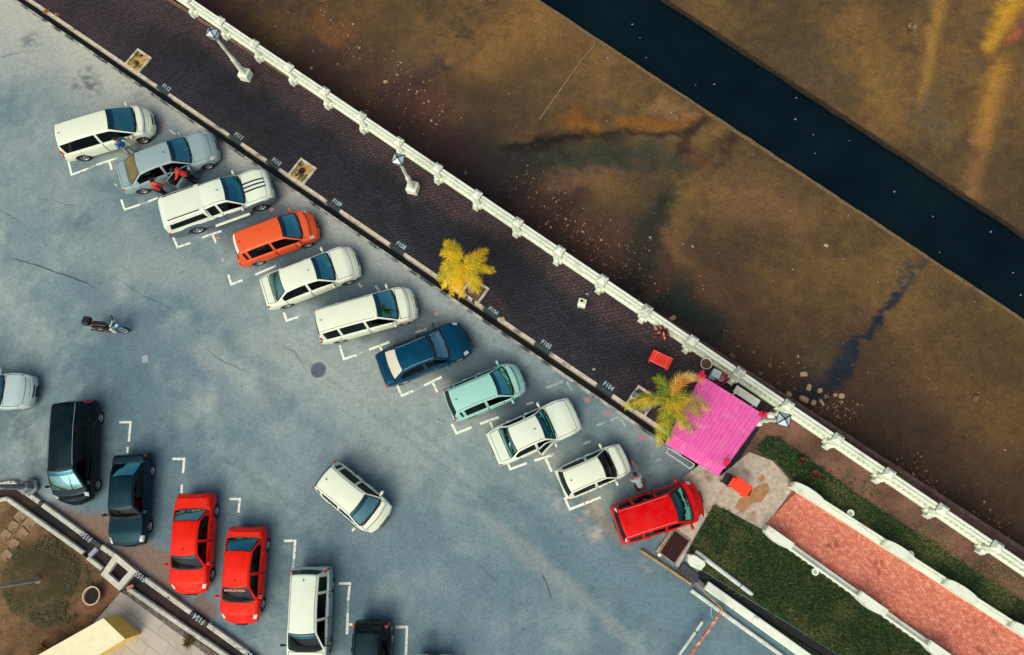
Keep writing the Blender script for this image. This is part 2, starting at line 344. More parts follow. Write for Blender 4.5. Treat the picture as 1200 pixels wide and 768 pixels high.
# ---- mud flat
T_M0 = T_F + .38
ca = [pst(630, 0, Z_MUD), pst(1200, 376, Z_MUD)]; cb = [pst(780, 0, Z_MUD), pst(1200, 275, Z_MUD)]
def tl(l, s): return l[0][1] + (l[1][1] - l[0][1]) * (s - l[0][0]) / (l[1][0] - l[0][0])
T_C0 = lambda s: tl(ca, s); T_C1 = lambda s: tl(cb, s)
def mud_col(s, t, x, y):
    wx, wy = P(s, t).x, P(s, t).y
    n1 = fbm(wx, wy, .18, 31); n2 = fbm(wx, wy, .6, 32); n3 = fbm(wx, wy, 2.2, 33)
    X = x + 15 * n2 + 7 * n3; Y = y + 15 * fbm(wx, wy, .6, 36) + 7 * n3
    c = mixc(lin((74, 60, 37)), lin((107, 84, 45)), ss(-.8, .8, n1 + .5 * n2 + .15 * n3))
    dt = t - T_M0
    k = ss(6.5, .2, dt + 1.2 * n2 + n1) * .85; c = mixc(c, lin((54, 35, 29)), k)
    k = ss(1000, 700, X) * ss(5.5, 3, dt) * .25; c = mixc(c, lin((66, 50, 42)), k)
    if s > 30: c = mixc(c, lin((66, 50, 33)), .6 * ss(9, 3, dt + 2 * n1))
    if not (-60 < x < 1260 and -60 < y < 830): return c
    def cap(a, b, r0, r1, col, am, soft=.25, wp=1):
        nonlocal c
        dd, k_ = segd(x + wp * (X - x), y + wp * (Y - y), a, b); r_ = r0 + (r1 - r0) * k_
        soft = min(.6, soft + .15); c = mixc(c, lin(col), am * ss(r_ * (1 + soft), r_ * (1 - soft * 1.8), dd))
    cap((570, 60), (640, 20), 40, 50, (126, 94, 48), .7, .45); cap((330, 30), (420, 20), 30, 40, (96, 74, 40), .6, .45)
    cap((370, 15), (395, 40), 14, 18, (112, 74, 42), .8, .4); cap((360, 60), (400, 85), 16, 20, (62, 44, 40), .7, .4)
    cap((470, 100), (500, 125), 24, 28, (84, 52, 42), .8, .45); cap((455, 110), (520, 75), 12, 10, (56, 44, 40), .8, .5); cap((470, 70), (520, 45), 18, 14, (84, 68, 46), .7, .5)
    cap((520, 50), (545, 18), 3.5, 2, (60, 48, 36), .7, .5)
    cap((640, 210), (720, 190), 24, 20, (104, 78, 54), .75, .5); cap((640, 225), (780, 300), 30, 26, (66, 50, 42), .6, .5)
    cap((660, 240), (610, 225), 24, 20, (62, 42, 36), .7, .45); cap((700, 300), (740, 270), 34, 24, (86, 58, 44), .75, .5)
    cap((560, 205), (600, 235), 20, 24, (26, 27, 26), .92, .5, .7); cap((600, 190), (650, 180), 18, 12, (40, 46, 36), .85, .5); cap((710, 175), (790, 180), 14, 12, (58, 60, 44), .8, .5)
    cap((800, 190), (770, 260), 14, 14, (50, 52, 36), .7, .6); cap((775, 240), (735, 335), 8, 20, (26, 30, 26), .92, .5, .6); cap((750, 310), (728, 345), 13, 20, (20, 24, 26), .9, .5)
    cap((790, 350), (830, 385), 18, 22, (30, 40, 32), .9, .5); cap((795, 335), (810, 350), 14, 12, (42, 46, 34), .7, .5)
    cap((795, 280), (797, 305), 15, 16, (110, 82, 50), .75, .4); cap((850, 225), (930, 250), 34, 26, (114, 86, 54), .65, .5); cap((830, 290), (860, 300), 22, 18, (70, 56, 42), .6, .5)
    cap((820, 330), (840, 345), 14, 14, (92, 70, 44), .7, .5)
    cap((575, 178), (655, 186), 24, 20, (38, 42, 31), .85, .45); cap((690, 182), (800, 190), 17, 15, (54, 57, 41), .85, .45); cap((775, 235), (738, 330), 22, 27, (40, 43, 32), .75, .5); cap((775, 235), (735, 335), 7, 14, (24, 28, 26), .9, .45, .6); cap((555, 150), (600, 200), 20, 22, (50, 44, 36), .7, .5); cap((520, 160), (640, 250), 18, 18, (52, 38, 33), .6, .5); cap((640, 255), (720, 345), 24, 24, (58, 41, 34), .6, .5)
    cap((560, 195), (640, 205), 30, 22, (34, 36, 29), .85, .5, .8); cap((640, 195), (720, 180), 16, 18, (44, 48, 35), .8, .5, .8); cap((650, 215), (690, 212), 16, 12, (106, 80, 54), .6, .5); cap((540, 175), (575, 240), 18, 22, (44, 34, 30), .8, .5); cap((760, 200), (745, 300), 26, 26, (52, 48, 36), .65, .5); cap((620, 250), (680, 235), 14, 14, (58, 40, 33), .7, .5); cap((470, 130), (540, 190), 22, 18, (50, 33, 29), .7, .5); cap((785, 355), (840, 385), 20, 20, (32, 40, 32), .75, .5); cap((860, 330), (900, 400), 30, 26, (70, 52, 38), .6, .5)
    # ochre seep with its dark lower rim
    cap((592, 172), (640, 170), 6, 9, (30, 26, 18), .9, .5, .7); cap((640, 170), (684, 158), 10, 8, (28, 23, 14), .95, .45, .6); cap((600, 168), (684, 162), 3, 4, (16, 14, 10), .85, .4, .6); cap((672, 140), (700, 155), 17, 10, (122, 80, 24), .92, .35, .5); cap((680, 130), (690, 140), 10, 10, (88, 62, 28), .6, .5); cap((655, 105), (690, 115), 16, 12, (84, 68, 46), .5, .5)
    cap((684, 158), (712, 164), 6, 5, (48, 36, 18), .9, .45, .5); cap((712, 164), (742, 154), 5, 4, (40, 31, 17), .9, .45, .5); cap((742, 156), (775, 161), 4, 4, (44, 34, 18), .9, .45, .5); cap((775, 161), (806, 154), 4, 6, (38, 29, 18), .9, .45, .5); cap((725, 146), (800, 146), 7, 9, (118, 78, 24), .9, .3, .45); cap((800, 140), (812, 132), 11, 9, (104, 70, 30), .8, .4)
    cap((725, 125), (735, 135), 9, 9, (82, 66, 50), .8, .4); cap((770, 125), (800, 130), 10, 12, (128, 96, 58), .7, .4)
    cap((822, 140), (800, 180), 10, 8, (46, 33, 24), .95, .3, .5); cap((865, 155), (850, 180), 9, 10, (54, 38, 25), .9, .35, .6); cap((810, 185), (826, 190), 9, 8, (86, 56, 32), .8, .4); cap((835, 160), (850, 170), 9, 7, (112, 84, 52), .8, .4)
    cap((820, 185), (890, 175), 3, 3, (60, 46, 32), .6, .6)
    # blue-black seep to the canal
    cap((1076, 303), (1050, 340), 6, 4, (44, 50, 52), .9, .4); cap((1050, 340), (1025, 375), 3.5, 6, (18, 32, 46), .98, .3, .6); cap((1025, 375), (1012, 393), 7, 4, (14, 28, 44), .98, .3, .6)
    cap((1012, 393), (975, 435), 5, 16, (18, 32, 44), .92, .35); cap((990, 412), (968, 440), 13, 20, (26, 40, 50), .7, .4); cap((975, 440), (942, 470), 15, 10, (20, 32, 42), .85, .4); cap((940, 425), (945, 460), 5, 8, (24, 36, 44), .8, .5); cap((960, 405), (950, 420), 16, 14, (74, 68, 44), .6, .5)
    # yellow streaks on the far bank
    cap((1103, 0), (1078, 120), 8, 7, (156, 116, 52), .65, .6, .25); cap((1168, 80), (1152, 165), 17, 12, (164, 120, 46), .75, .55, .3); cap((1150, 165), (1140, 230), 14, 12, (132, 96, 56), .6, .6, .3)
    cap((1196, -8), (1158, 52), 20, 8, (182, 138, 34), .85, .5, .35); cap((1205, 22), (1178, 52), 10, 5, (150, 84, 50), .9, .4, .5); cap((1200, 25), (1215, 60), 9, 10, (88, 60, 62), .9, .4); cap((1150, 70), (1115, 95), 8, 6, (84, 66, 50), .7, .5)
    cap((1135, 45), (1145, 48), 9, 4, (84, 68, 46), .6, .5); cap((1000, 30), (1040, 130), 34, 30, (124, 94, 48), .5, .6); cap((940, 60), (980, 100), 30, 26, (76, 66, 44), .6, .6); cap((1080, 120), (1110, 150), 18, 20, (82, 74, 56), .7, .6)
    cap((1040, 500), (1080, 540), 34, 26, (54, 42, 30), .75, .6); cap((1120, 590), (1150, 612), 22, 20, (50, 36, 28), .7, .5); cap((1190, 400), (1200, 480), 26, 30, (78, 62, 30), .6, .6); cap((1100, 440), (1170, 500), 40, 36, (104, 78, 40), .55, .6)
    c = tuple(v * (1 + .22 * n3) for v in c)
    return c
M_MUD = vcol_mat('mud', grain=24, amount=.42, rough=.8, bump=.4, grain2=7, amount2=.22, pits=True)
def mudz(s, t): return Z_MUD + .03 * fbm(P(s, t).x, P(s, t).y, .5, 41)
# near bank: rows interpolate between the wall foot and the canal lip
def bank(name, lo, hi, n, zf):
    ssx = [-FAR, -60, -25] + frange(-8, 50, .15) + [70, FAR]
    rows = []; cols = []
    for i in range(n + 1):
        k = i / n; row = []
        for s in ssx:
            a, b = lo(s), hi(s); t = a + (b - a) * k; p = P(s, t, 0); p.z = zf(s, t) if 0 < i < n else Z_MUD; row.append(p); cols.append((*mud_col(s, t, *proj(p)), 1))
        rows.append(row)
    mb = MB(); mb.grid(rows); o = mb.build(name, M_MUD); a = o.data.color_attributes.new('Col', 'FLOAT_COLOR', 'POINT'); a.data.foreach_set('color', [x for c in cols for x in c]); o['kind'] = 'structure'
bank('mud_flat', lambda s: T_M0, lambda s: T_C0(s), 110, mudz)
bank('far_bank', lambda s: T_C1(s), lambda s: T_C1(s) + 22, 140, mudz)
mb = MB(); mb.prism([P(-FAR, T_C1(-FAR) + 22), P(FAR, T_C1(FAR) + 22), P(FAR, 300), P(-FAR, 300)], Z_MUD - .3, Z_MUD)
tag(mb.build('ground', noisy('far_mud', (84, 66, 44), (116, 90, 52), 1.2)), kind='structure')
mb = MB()
for l, o1, o2, mi_ in ((T_C0, -.10, .04, 0), (T_C1, -.03, .05, 1)):
    rows = [[], [], [], []]; sv = [-FAR, -60, -25] + frange(-8, 50, .12) + [70, FAR]
    for s_ in sv:
        a = l(s_) + o1 + .05 * fbm(s_, 3, .9, 71 + mi_) - .02 * nz(s_, 1, 5, 72); b_ = l(s_) + o2 + .025 * fbm(s_, 9, 1.3, 73 + mi_); zt = Z_MUD + .035 + .012 * nz(s_, 5, 4, 74)
        rows[0].append(P(s_, a, Z_MUD - .9)); rows[1].append(P(s_, a, zt)); rows[2].append(P(s_, b_, zt)); rows[3].append(P(s_, b_, Z_MUD - .9))
    mb.grid(rows, mi_, smooth=False)
tag(mb.build('canal_lip', [noisy('lip_stone', (84, 70, 46), (122, 102, 68), 9), noisy('lip_stone_dark', (26, 24, 20), (62, 50, 34), 9)]), kind='structure')
m, nt, b = newmat('canal_water'); b.inputs['Base Color'].default_value = (*lin((6, 24, 33)), 1); b.inputs['Roughness'].default_value = .12; b.inputs['IOR'].default_value = 1.33; b.inputs['Specular IOR Level'].default_value = .3
n2_ = nt.nodes.new('ShaderNodeTexNoise'); n2_.inputs['Scale'].default_value = .35; n2_.inputs['Detail'].default_value = 5; rp = nt.nodes.new('ShaderNodeValToRGB'); rp.color_ramp.elements[0].position = .35; rp.color_ramp.elements[1].position = .7; rp.color_ramp.elements[0].color = (*lin((2, 16, 22)), 1); rp.color_ramp.elements[1].color = (*lin((8, 26, 30)), 1); tcw = nt.nodes.new('ShaderNodeTexCoord'); nt.links.new(tcw.outputs['Object'], n2_.inputs['Vector']); nt.links.new(n2_.outputs['Fac'], rp.inputs['Fac']); nt.links.new(rp.outputs['Color'], b.inputs['Base Color'])
nn = nt.nodes.new('ShaderNodeTexNoise'); nn.inputs['Scale'].default_value = 2.2; nn.inputs['Detail'].default_value = 4; nt.links.new(tcw.outputs['Object'], nn.inputs['Vector']); bp = nt.nodes.new('ShaderNodeBump'); bp.inputs['Strength'].default_value = .2
nt.links.new(nn.outputs['Fac'], bp.inputs['Height']); nt.links.new(bp.outputs['Normal'], b.inputs['Normal'])
mb = MB(); mb.prism([P(-FAR, T_C0(-FAR) - .05), P(FAR, T_C0(FAR) - .05), P(FAR, T_C1(FAR) + .02), P(-FAR, T_C1(-FAR) + .02)], Z_WATER - .5, Z_WATER)
tag(mb.build('water', m), kind='structure')
# ------------------------------------------------------------------ painted markings, cracks, covers
M_PAINT = noisy('worn_white_paint', (226, 236, 216), (228, 238, 220), 14, lo=.3, hi=.5, c3=(120, 138, 142), scale3=9, lo3=.58, hi3=.66)
M_PAINTF = noisy('faded_white_paint', (120, 138, 142), (190, 202, 194), 16, lo=.42, hi=.6)
def strokes(name, lst, w, z, m, label=None):
    mb = MB()
    for poly in lst:
        ps = [at(x, y, 0) for x, y in poly]
        for i in range(len(ps) - 1):
            a, b = ps[i], ps[i + 1]; u = (b - a).normalized(); v = Vector((-u.y, u.x, 0)) * w / 2; zz = z + .0012 * (i % 2)
            e = u * (w / 2 if i else 0)
            mb.add([(q.x, q.y, zz) for q in (a - e - v, b + (u * w / 2 if i < len(ps) - 2 else u * 0) - v, b + (u * w / 2 if i < len(ps) - 2 else u * 0) + v, a - e + v)], [[0, 1, 2, 3]])
    return tag(mb.build(name, m), kind='structure')
MK = [[(80, 189), (84, 205), (103, 198)], [(113, 193.5), (137, 185.5)], [(128, 189), (131, 199)], [(142, 234), (146, 246), (164, 240)], [(174, 236.5), (184.5, 232)], [(203, 278), (208, 290), (223, 285)],
      [(236.6, 278.6), (259.5, 271)], [(249, 275), (253, 285)], [(267.5, 322), (271, 333.5), (284.5, 328.5)], [(332.5, 366), (336, 376), (349.5, 371.5)], [(299, 322), (323, 312)],
      [(398, 405), (403, 421), (417.5, 416.5)], [(432.5, 410), (456.5, 401)], [(445, 406), (447.5, 411)], [(465, 451), (471, 464), (484.5, 458)], [(497, 452), (517.5, 442)], [(507, 448), (512.5, 460)],
      [(529.5, 497), (535, 508), (552.5, 501)], [(562.5, 497), (584.5, 489)], [(574, 493), (577.5, 503)], [(595, 543), (598, 550), (617.5, 543)], [(626, 540), (649, 533)], [(639, 536.6), (646.5, 553)],
      [(661.5, 583), (667.7, 597), (704, 583)], [(140, 495), (153, 495), (151, 518)], [(149.5, 524), (149.5, 531)], [(202, 538), (216, 538), (214.5, 554.5)], [(213, 568), (213, 578)], [(269, 585), (281, 585), (279.5, 601)],
      [(332.5, 634), (346, 634), (344.5, 655)], [(397, 684), (410, 684), (408, 703.5)], [(407.5, 718.5), (406.7, 743.5)], [(408, 732), (413, 732)], [(464, 735), (477, 735), (475.5, 772)]]
strokes('parking_marking', MK, .105, .004, M_PAINT)
MKF = [[(344.5, 655), (343, 668)], [(408, 703.5), (407.5, 718.5)], [(416, 417), (432, 410)], [(484, 459), (497, 452)], [(103, 198), (113, 193.5)], [(164, 240), (174, 236.5)], [(640, 455), (660, 447)], [(664, 447), (670, 458)], [(617, 474), (625, 471.5)], [(487, 389.5), (500, 386)],
       [(683, 521), (692, 517)], [(699, 499), (709, 495)], [(715, 493), (725, 488.5)], [(728, 492), (733, 501)], [(768, 541), (774, 538)], [(260, 302), (262, 307)], [(134, 215), (137, 219)], [(198, 152), (206, 158)], [(420, 332), (424, 337)], [(440, 335), (447, 345)]]
strokes('faded_marking', MKF, .10, .0035, M_PAINTF)
M_RED = noisy('faded_red_spray', (128, 134, 138), (196, 116, 110), 9, lo=.4, hi=.6)
mb = MB()
for (x, y, r_) in ((255, 280, .16), (688, 469, .15), (712, 485, .17), (753, 513, .17), (511, 368, .13), (190, 146, .12), (318, 246, .12), (131, 196, .14), (680, 610, .12)):
    p = at(x, y); mb.add([(p.x + r_ * (1 + .3 * random.uniform(-1, 1)) * math.cos(a * PI / 6), p.y + r_ * .8 * math.sin(a * PI / 6), .0032) for a in range(12)], [list(range(12))])
tag(mb.build('spray_mark', M_RED), kind='structure')
M_CRACK = noisy('crack', (52, 62, 70), (88, 100, 106), 20)
mb = MB()
CR = [([(9, 302), (30, 307), (60, 317), (100, 331), (112, 338)], .07), ([(633, 668), (639, 680), (643, 692), (646, 703)], .05), ([(240, 408), (262, 424), (290, 436)], .03), ([(130, 322), (165, 345), (200, 362), (212, 372)], .025), ([(0, 246), (14, 254), (26, 262)], .03),
      ([(0, 68), (14, 64), (30, 60)], .03), ([(60, 233), (72, 238), (90, 242)], .025), ([(840, 540), (833, 552)], .05), ([(780, 560), (795, 590)], .03), ([(320, 400), (345, 412), (360, 436)], .02), ([(560, 660), (590, 690)], .018), ([(200, 130), (204, 124)], .03)]
for pl, w in CR:
    pts = []
    for (a, b) in zip(pl, pl[1:]):
        for k in range(6): f = k / 6; pts.append((a[0] + (b[0] - a[0]) * f + random.uniform(-.7, .7), a[1] + (b[1] - a[1]) * f + random.uniform(-.7, .7)))
    pts.append(pl[-1]); ps = [at(*q) for q in pts]; L_ = []; R_ = []
    for i, p in enumerate(ps):
        u = (ps[min(i + 1, len(ps) - 1)] - ps[max(i - 1, 0)]).normalized(); v = Vector((-u.y, u.x, 0)); ww = w * .5 * (1 - abs(2 * i / (len(ps) - 1) - 1) ** 3) * random.uniform(.5, 1.2) + .004
        L_.append((p.x + v.x * ww, p.y + v.y * ww, .003)); R_.append((p.x - v.x * ww, p.y - v.y * ww, .003))
    mb.grid([L_, R_], smooth=False)
tag(mb.build('crack', M_CRACK), kind='structure')
p = at(373, 434); t_ = thing('manhole_cover', 'round dark grey manhole cover set in the open asphalt', 'manhole cover', p)
mb = MB(); mb.lathe([(.36, 0), (.36, .010), (.30, .012), (.30, .006), (.295, .006)], n=32); mb.build('rim', mat('iron_rim', (96, 108, 114), .7), t_)
mb = MB(); mb.lathe([(0, .012), (.05, .012), (.05, .008), (.12, .008), (.12, .012), (.19, .012), (.19, .008), (.25, .008), (.25, .012), (.29, .010)], n=32, smooth=False); mb.build('lid', noisy('iron_lid', (72, 84, 94), (94, 106, 114), 30), t_)
p = at(170, 421); mb = MB(); mb.box((0, 0, .006), (.3, .34, .012), .2, bev=.004); mb.box((0, 0, .012), (.2, .24, .004), .2)
o = mb.build('access_cover', mat('pale_cover', (146, 160, 160), .8)); o.location = p; tag(o, 'small pale rectangular utility cover in the asphalt above the two dark cars', 'utility cover')

# ------------------------------------------------------------------ balustrade along the mud
M_WHITE = noisy('white_painted_concrete', (212, 224, 200), (224, 234, 212), 5, rough=.75, c3=(184, 192, 170), scale3=2.5, lo3=.55, hi3=.75)
M_GREYCAP = noisy('grey_weathered_top', (150, 156, 146), (206, 214, 196), 8)
fence = thing('balustrade', 'long white concrete balustrade running between the promenade and the mud flat', 'balustrade', P(0, T_F, Z_PROM))
def TF(s): return F0[1] + (F1[1] - F0[1]) * (s - F0[0]) / (F1[0] - F0[0])
fang = math.atan2((P(F1[0], F1[1]) - P(F0[0], F0[1])).y, (P(F1[0], F1[1]) - P(F0[0], F0[1])).x)
ds = (F1[0] - F0[0]) / 17
finv = fence.location
def loc_mesh(mb, name, m, parent):
    o = mb.build(name, m, parent); o.matrix_parent_inverse = Matrix.Translation(-Vector(parent.location)); return o
for i in range(-3, 19):
    s = F0[0] + ds * i; c = P(s, TF(s)); mb = MB()
    mb.box((c.x, c.y, Z_PROM + .15), (.48, .48, .30), fang, bev=.03); mb.box((c.x, c.y, Z_PROM + .68), (.32, .32, .8), fang, bev=.02)
    mb.box((c.x, c.y, Z_PROM + 1.10), (.40, .40, .10), fang, bev=.03); mb.box((c.x, c.y, Z_PROM + 1.20), (.36, .36, .12), fang, mi=1 if i in (12, 10) else 0, taper=.45)
    # flared bracket towards the walk
    q = P(s, TF(s) - .30); mb.box((q.x, q.y, Z_PROM + .20), (.28, .20, .40), fang, taper=.7)
    loc_mesh(mb, 'post', [M_WHITE, M_GREYCAP], fence)
    if i == 18: break
    s2 = s + ds; c2 = P(s2, TF(s2)); mid = (c + c2) / 2; L = ds - .44; u = (c2 - c).normalized(); v = Vector((-u.y, u.x, 0))
    mb = MB(); mb.box((mid.x, mid.y, Z_PROM + .10), (L, .26, .20), fang, bev=.02); loc_mesh(mb, 'plinth', M_WHITE, fence)
    mb = MB()
    for off, w_ in ((-.072, .115), (.072, .115)): q = mid + v * off; mb.box((q.x, q.y, Z_PROM + 1.0), (L, w_, .10), fang, bev=.015)
    mb.box((mid.x, mid.y, Z_PROM + .93), (L - .01, .20, .06), fang); loc_mesh(mb, 'rail', M_WHITE, fence)
    mb = MB()
    for k in range(8):
        q = c + u * (.22 + L * (k + .5) / 8); mb.lathe([(.055, .20), (.07, .28), (.085, .42), (.05, .62), (.045, .74), (.07, .86), (.07, .90)], (q.x, q.y, Z_PROM), 8)
    q = mid + v * .0; mb.box((q.x, q.y, Z_PROM + .55), (L, .05, .71), fang); loc_mesh(mb, 'baluster_panel', M_WHITE, fence)

# ------------------------------------------------------------------ lamp posts
M_BLACKM = mat('black_iron', (22, 26, 26), .5); M_LGLASS = mat('pale_lantern_glass', (176, 198, 198), .2, coat=.3); M_GREYP = noisy('grey_painted_post', (110, 120, 118), (146, 154, 148), 9)
def lamp(base, head, label, m, hgt=4.0, basem=None, shift=None, hexa=False):
    b = at(*base, Z_PROM); t = thing('lamp_post', label, 'lamp post', b, ANG + R(20), 'lantern posts')
    hp = (at(*head, Z_PROM + hgt) if head else Vector((b.x, b.y, Z_PROM + hgt))) - b
    ca_, sa_ = math.cos(-(ANG + R(20))), math.sin(-(ANG + R(20))); hx, hy = hp.x * ca_ - hp.y * sa_, hp.x * sa_ + hp.y * ca_
    lim = .62; rr = math.hypot(hx, hy)
    if rr > lim: hx, hy = hx * lim / rr, hy * lim / rr
    def q(z): k = z / hgt; return (hx * k, hy * k, z)
    mb = MB()
    if hexa: mb.lathe([(.42, 0), (.42, .14), (.30, .18), (.26, .5), (.16, .56)], n=6, smooth=False)
    else: mb.box((0, 0, .25), (.52, .52, .5), 0, bev=.04); mb.box((0, 0, .56), (.40, .40, .14), 0, taper=.6)
    mb.build('base', m, t)
    mb = MB(); mb.tube([q(.55), q(.8), q(1.6), q(1.75), q(1.8), q(2.6), q(2.65), q(hgt - .45)], [.15, .13, .11, .12, .085, .07, .085, .06], 12); mb.build('pole', m, t)
    c0 = q(hgt - .4); mb = MB(); mb.lathe([(.03, 0), (.10, .05), (.16, .09)], (c0[0], c0[1], c0[2] - .08), 4, smooth=False); mb.build('bracket', M_BLACKM, t)
    mb = MB(); a, bt = .235, .14; z0, z1, z2 = c0[2], c0[2] + .38, c0[2] + .54; cx_, cy_ = c0[0], c0[1]
    lo = [(cx_ + bt * sx, cy_ + bt * sy, z0) for sx, sy in ((-1, -1), (1, -1), (1, 1), (-1, 1))]; hi = [(cx_ + a * sx, cy_ + a * sy, z1) for sx, sy in ((-1, -1), (1, -1), (1, 1), (-1, 1))]
    mb.add(lo + hi + [(cx_, cy_, z2)], [[3, 2, 1, 0]] + [[i, (i + 1) % 4, 4 + (i + 1) % 4, 4 + i] for i in range(4)] + [[4 + i, 4 + (i + 1) % 4, 8] for i in range(4)]); lg = mb.build('lantern', M_LGLASS, t)
    mb = MB()
    for i in range(4):
        mb.tube([lo[i], hi[i]], .018, 6); mb.tube([hi[i], hi[(i + 1) % 4]], .015, 6); mb.tube([hi[i], (cx_, cy_, z2 + .01)], .022, 6)
    mb.ball((cx_, cy_, z2 + .03), .05, 8, 6); mb.build('lantern_frame', M_BLACKM, lg)
    return t
lamp((290, 91), (248, 38), 'white lantern post at the top left of the promenade, head in front of the balustrade', M_WHITE)
lamp((485, 223), (467, 187), 'white lantern post standing alone on the dark pavers below the middle of the balustrade', M_WHITE)
l3 = lamp((884, 492), (919, 493), 'white lantern post behind the right corner of the pink roof', M_WHITE)
lamp((36, 571), None, 'weathered grey lantern post on a six sided base at the left edge beside the drain', M_GREYP, hexa=True)
# broken lamp stump
p = at(682, 357, Z_PROM); t_ = thing('lamp_stump', 'white square stump of a removed lamp with a hole in its top', 'lamp stump', p, ANG + R(20))
mb = MB(); mb.box((0, 0, .20), (.36, .36, .40), 0, bev=.03); mb.box((-.02, .02, .43), (.22, .22, .06), 0, taper=.8); mb.build('block', M_WHITE, t_)
mb = MB(); mb.lathe([(.10, .44), (.10, .56), (.075, .56), (.075, .46), (0, .46)], (-.02, .03, 0), 16, smooth=False); sk = mb.build('socket', M_WHITE, t_)
mb = MB(); mb.lathe([(.074, .50), (0, .50)], (-.02, .03, 0), 16); mb.build('hole', mat('black_hole', (10, 10, 10), .9), sk)

# ------------------------------------------------------------------ planters and palms
M_SAND = noisy('dry_planter_soil', (150, 118, 62), (196, 164, 96), 9, bump=.6, c3=(74, 72, 30), scale3=2.2, lo3=.52, hi3=.6)
M_SOILD = noisy('dark_planter_soil', (66, 52, 40), (106, 84, 62), 9, bump=.6)
def planter(px, py, label, soil, hole=None, size=1.02):
    p = at(px, py, Z_PROM); t = thing('tree_planter', label, 'planter', p, ANG, 'square tree planters along the kerb'); h = size / 2; w = .11
    mb = MB()
    for (x, y, a, b) in ((0, h - w / 2, size, w), (-h + w / 2, -w / 2, w, size - w), (h - w / 2, -w / 2, w, size - w)): mb.box((x, y, .02), (a, b, .12), 0, bev=.012)
    mb.build('concrete_edge', M_CONC, t)
    rows = []
    for j in range(15):
        rows.append([((i / 14 - .5) * (size - 2 * w), (j / 14 - .5) * (size - w) - w / 2, .015 + .05 * fbm(i * .31 + px, j * .31, 1, 3)) for i in range(15)])
    mb = MB(); mb.grid(rows); so = mb.build('soil', soil, t)
    if hole:
        mb = MB(); mb.lathe([(.17, .05), (.15, .055), (.13, .03), (0, .028)], (hole[0], hole[1], .03), 18); mb.build('hole', mat('dark_hollow', (34, 24, 22), .9), so)
    tufts = MB()
    for k in range(70):
        x = -h + w + abs(random.gauss(0, .16)); y = random.uniform(-h + .05, h - w); hh = random.uniform(.05, .14); a = random.uniform(0, PI)
        x = min(x, h - w)
        tufts.add([(x - .015 * math.cos(a), y - .015 * math.sin(a), .03), (x + .015 * math.cos(a), y + .015 * math.sin(a), .03), (x + random.uniform(-.06, .06), y + random.uniform(-.06, .06), .03 + hh)], [[0, 1, 2]])
    tufts.build('weeds', noisy('olive_weed', (70, 76, 24), (110, 104, 40), 20), t); return t
planter(163, 71.5, 'square concrete planter filled with dry pale soil and no plant, at the upper left', M_SAND)
planter(355, 201, 'square concrete planter with a round dark hole in its dry soil', M_SAND, hole=(-.02, -.02))
planter(556, 342, 'square planter under the bright yellow palm', M_SOILD)
pl4 = planter(752, 470, 'square planter with a small pale box under the green palm', M_SOILD)
p = at(743, 464, Z_PROM); mb = MB(); mb.box((0, 0, .13), (.26, .3, .22), ANG, bev=.02); mb.box((0, 0, .245), (.2, .24, .012), ANG, mi=1)
o = mb.build('meter_box', [mat('pale_box', (186, 196, 190), .6), mat('pale_box_lid', (70, 100, 110), .5)]); o.location = p; tag(o, 'small pale box with a blue grey lid in the planter below the green palm', 'box')
def vmat2(name, cols, scale=5):
    return noisy(name, cols[0], cols[1], scale, rough=.6, lo=.4, hi=.6, c3=cols[2], scale3=1.6, lo3=.5, hi3=.64)
M_TRUNK = noisy('palm_trunk', (112, 104, 90), (150, 142, 124), 14, bump=.8)
def frond(parent, c, az, L, rise, droop, m, ll=.42, n=54, curl=0, seed=0, lw=.013):
    rnd = random.Random(seed); mb = MB(); pts = []
    for i in range(n + 1):
        k = i / n; rr = L * (k - .12 * k * k); a = az + curl * k * k
        pts.append(Vector((c[0] + rr * math.cos(a), c[1] + rr * math.sin(a), c[2] + rise * L * k - droop * L * k * k)))
    mb.tube(pts[::4], [.028 * (1 - .8 * k / (len(pts[::4]) - 1)) for k in range(len(pts[::4]))], 6)
    for i in range(3, n + 1):
        k = i / n; t = (pts[i] - pts[i - 1]).normalized(); side = t.cross(Vector((0, 0, 1))).normalized(); up = side.cross(t)
        for sg in (-1, 1):
            for rep in range(2):
                l = ll * (.45 + .75 * math.sin(PI * min(1, .15 + .8 * k))) * rnd.uniform(.6, 1.25); f = .55 + .75 * k
                dr = (side * sg * rnd.uniform(.7, 1.0) + t * f * rnd.uniform(.6, 1.2) + up * rnd.uniform(-.25, .5)).normalized()
                b = pts[i] - t * rnd.uniform(0, L / n); w = t.cross(dr).cross(dr).normalized() * lw * .5
                w = dr.cross(Vector((rnd.uniform(-.5, .5), rnd.uniform(-.5, .5), 1))).normalized() * lw * .5
                m1 = b + dr * l * .55 - Vector((0, 0, l * .04)); e = b + dr * l - Vector((0, 0, l * rnd.uniform(.12, .4)))
                mb.add([b - w * .5, b + w * .5, m1 + w, m1 - w, e], [[0, 1, 2, 3], [3, 2, 4]])
    return mb.build('frond', m, parent)
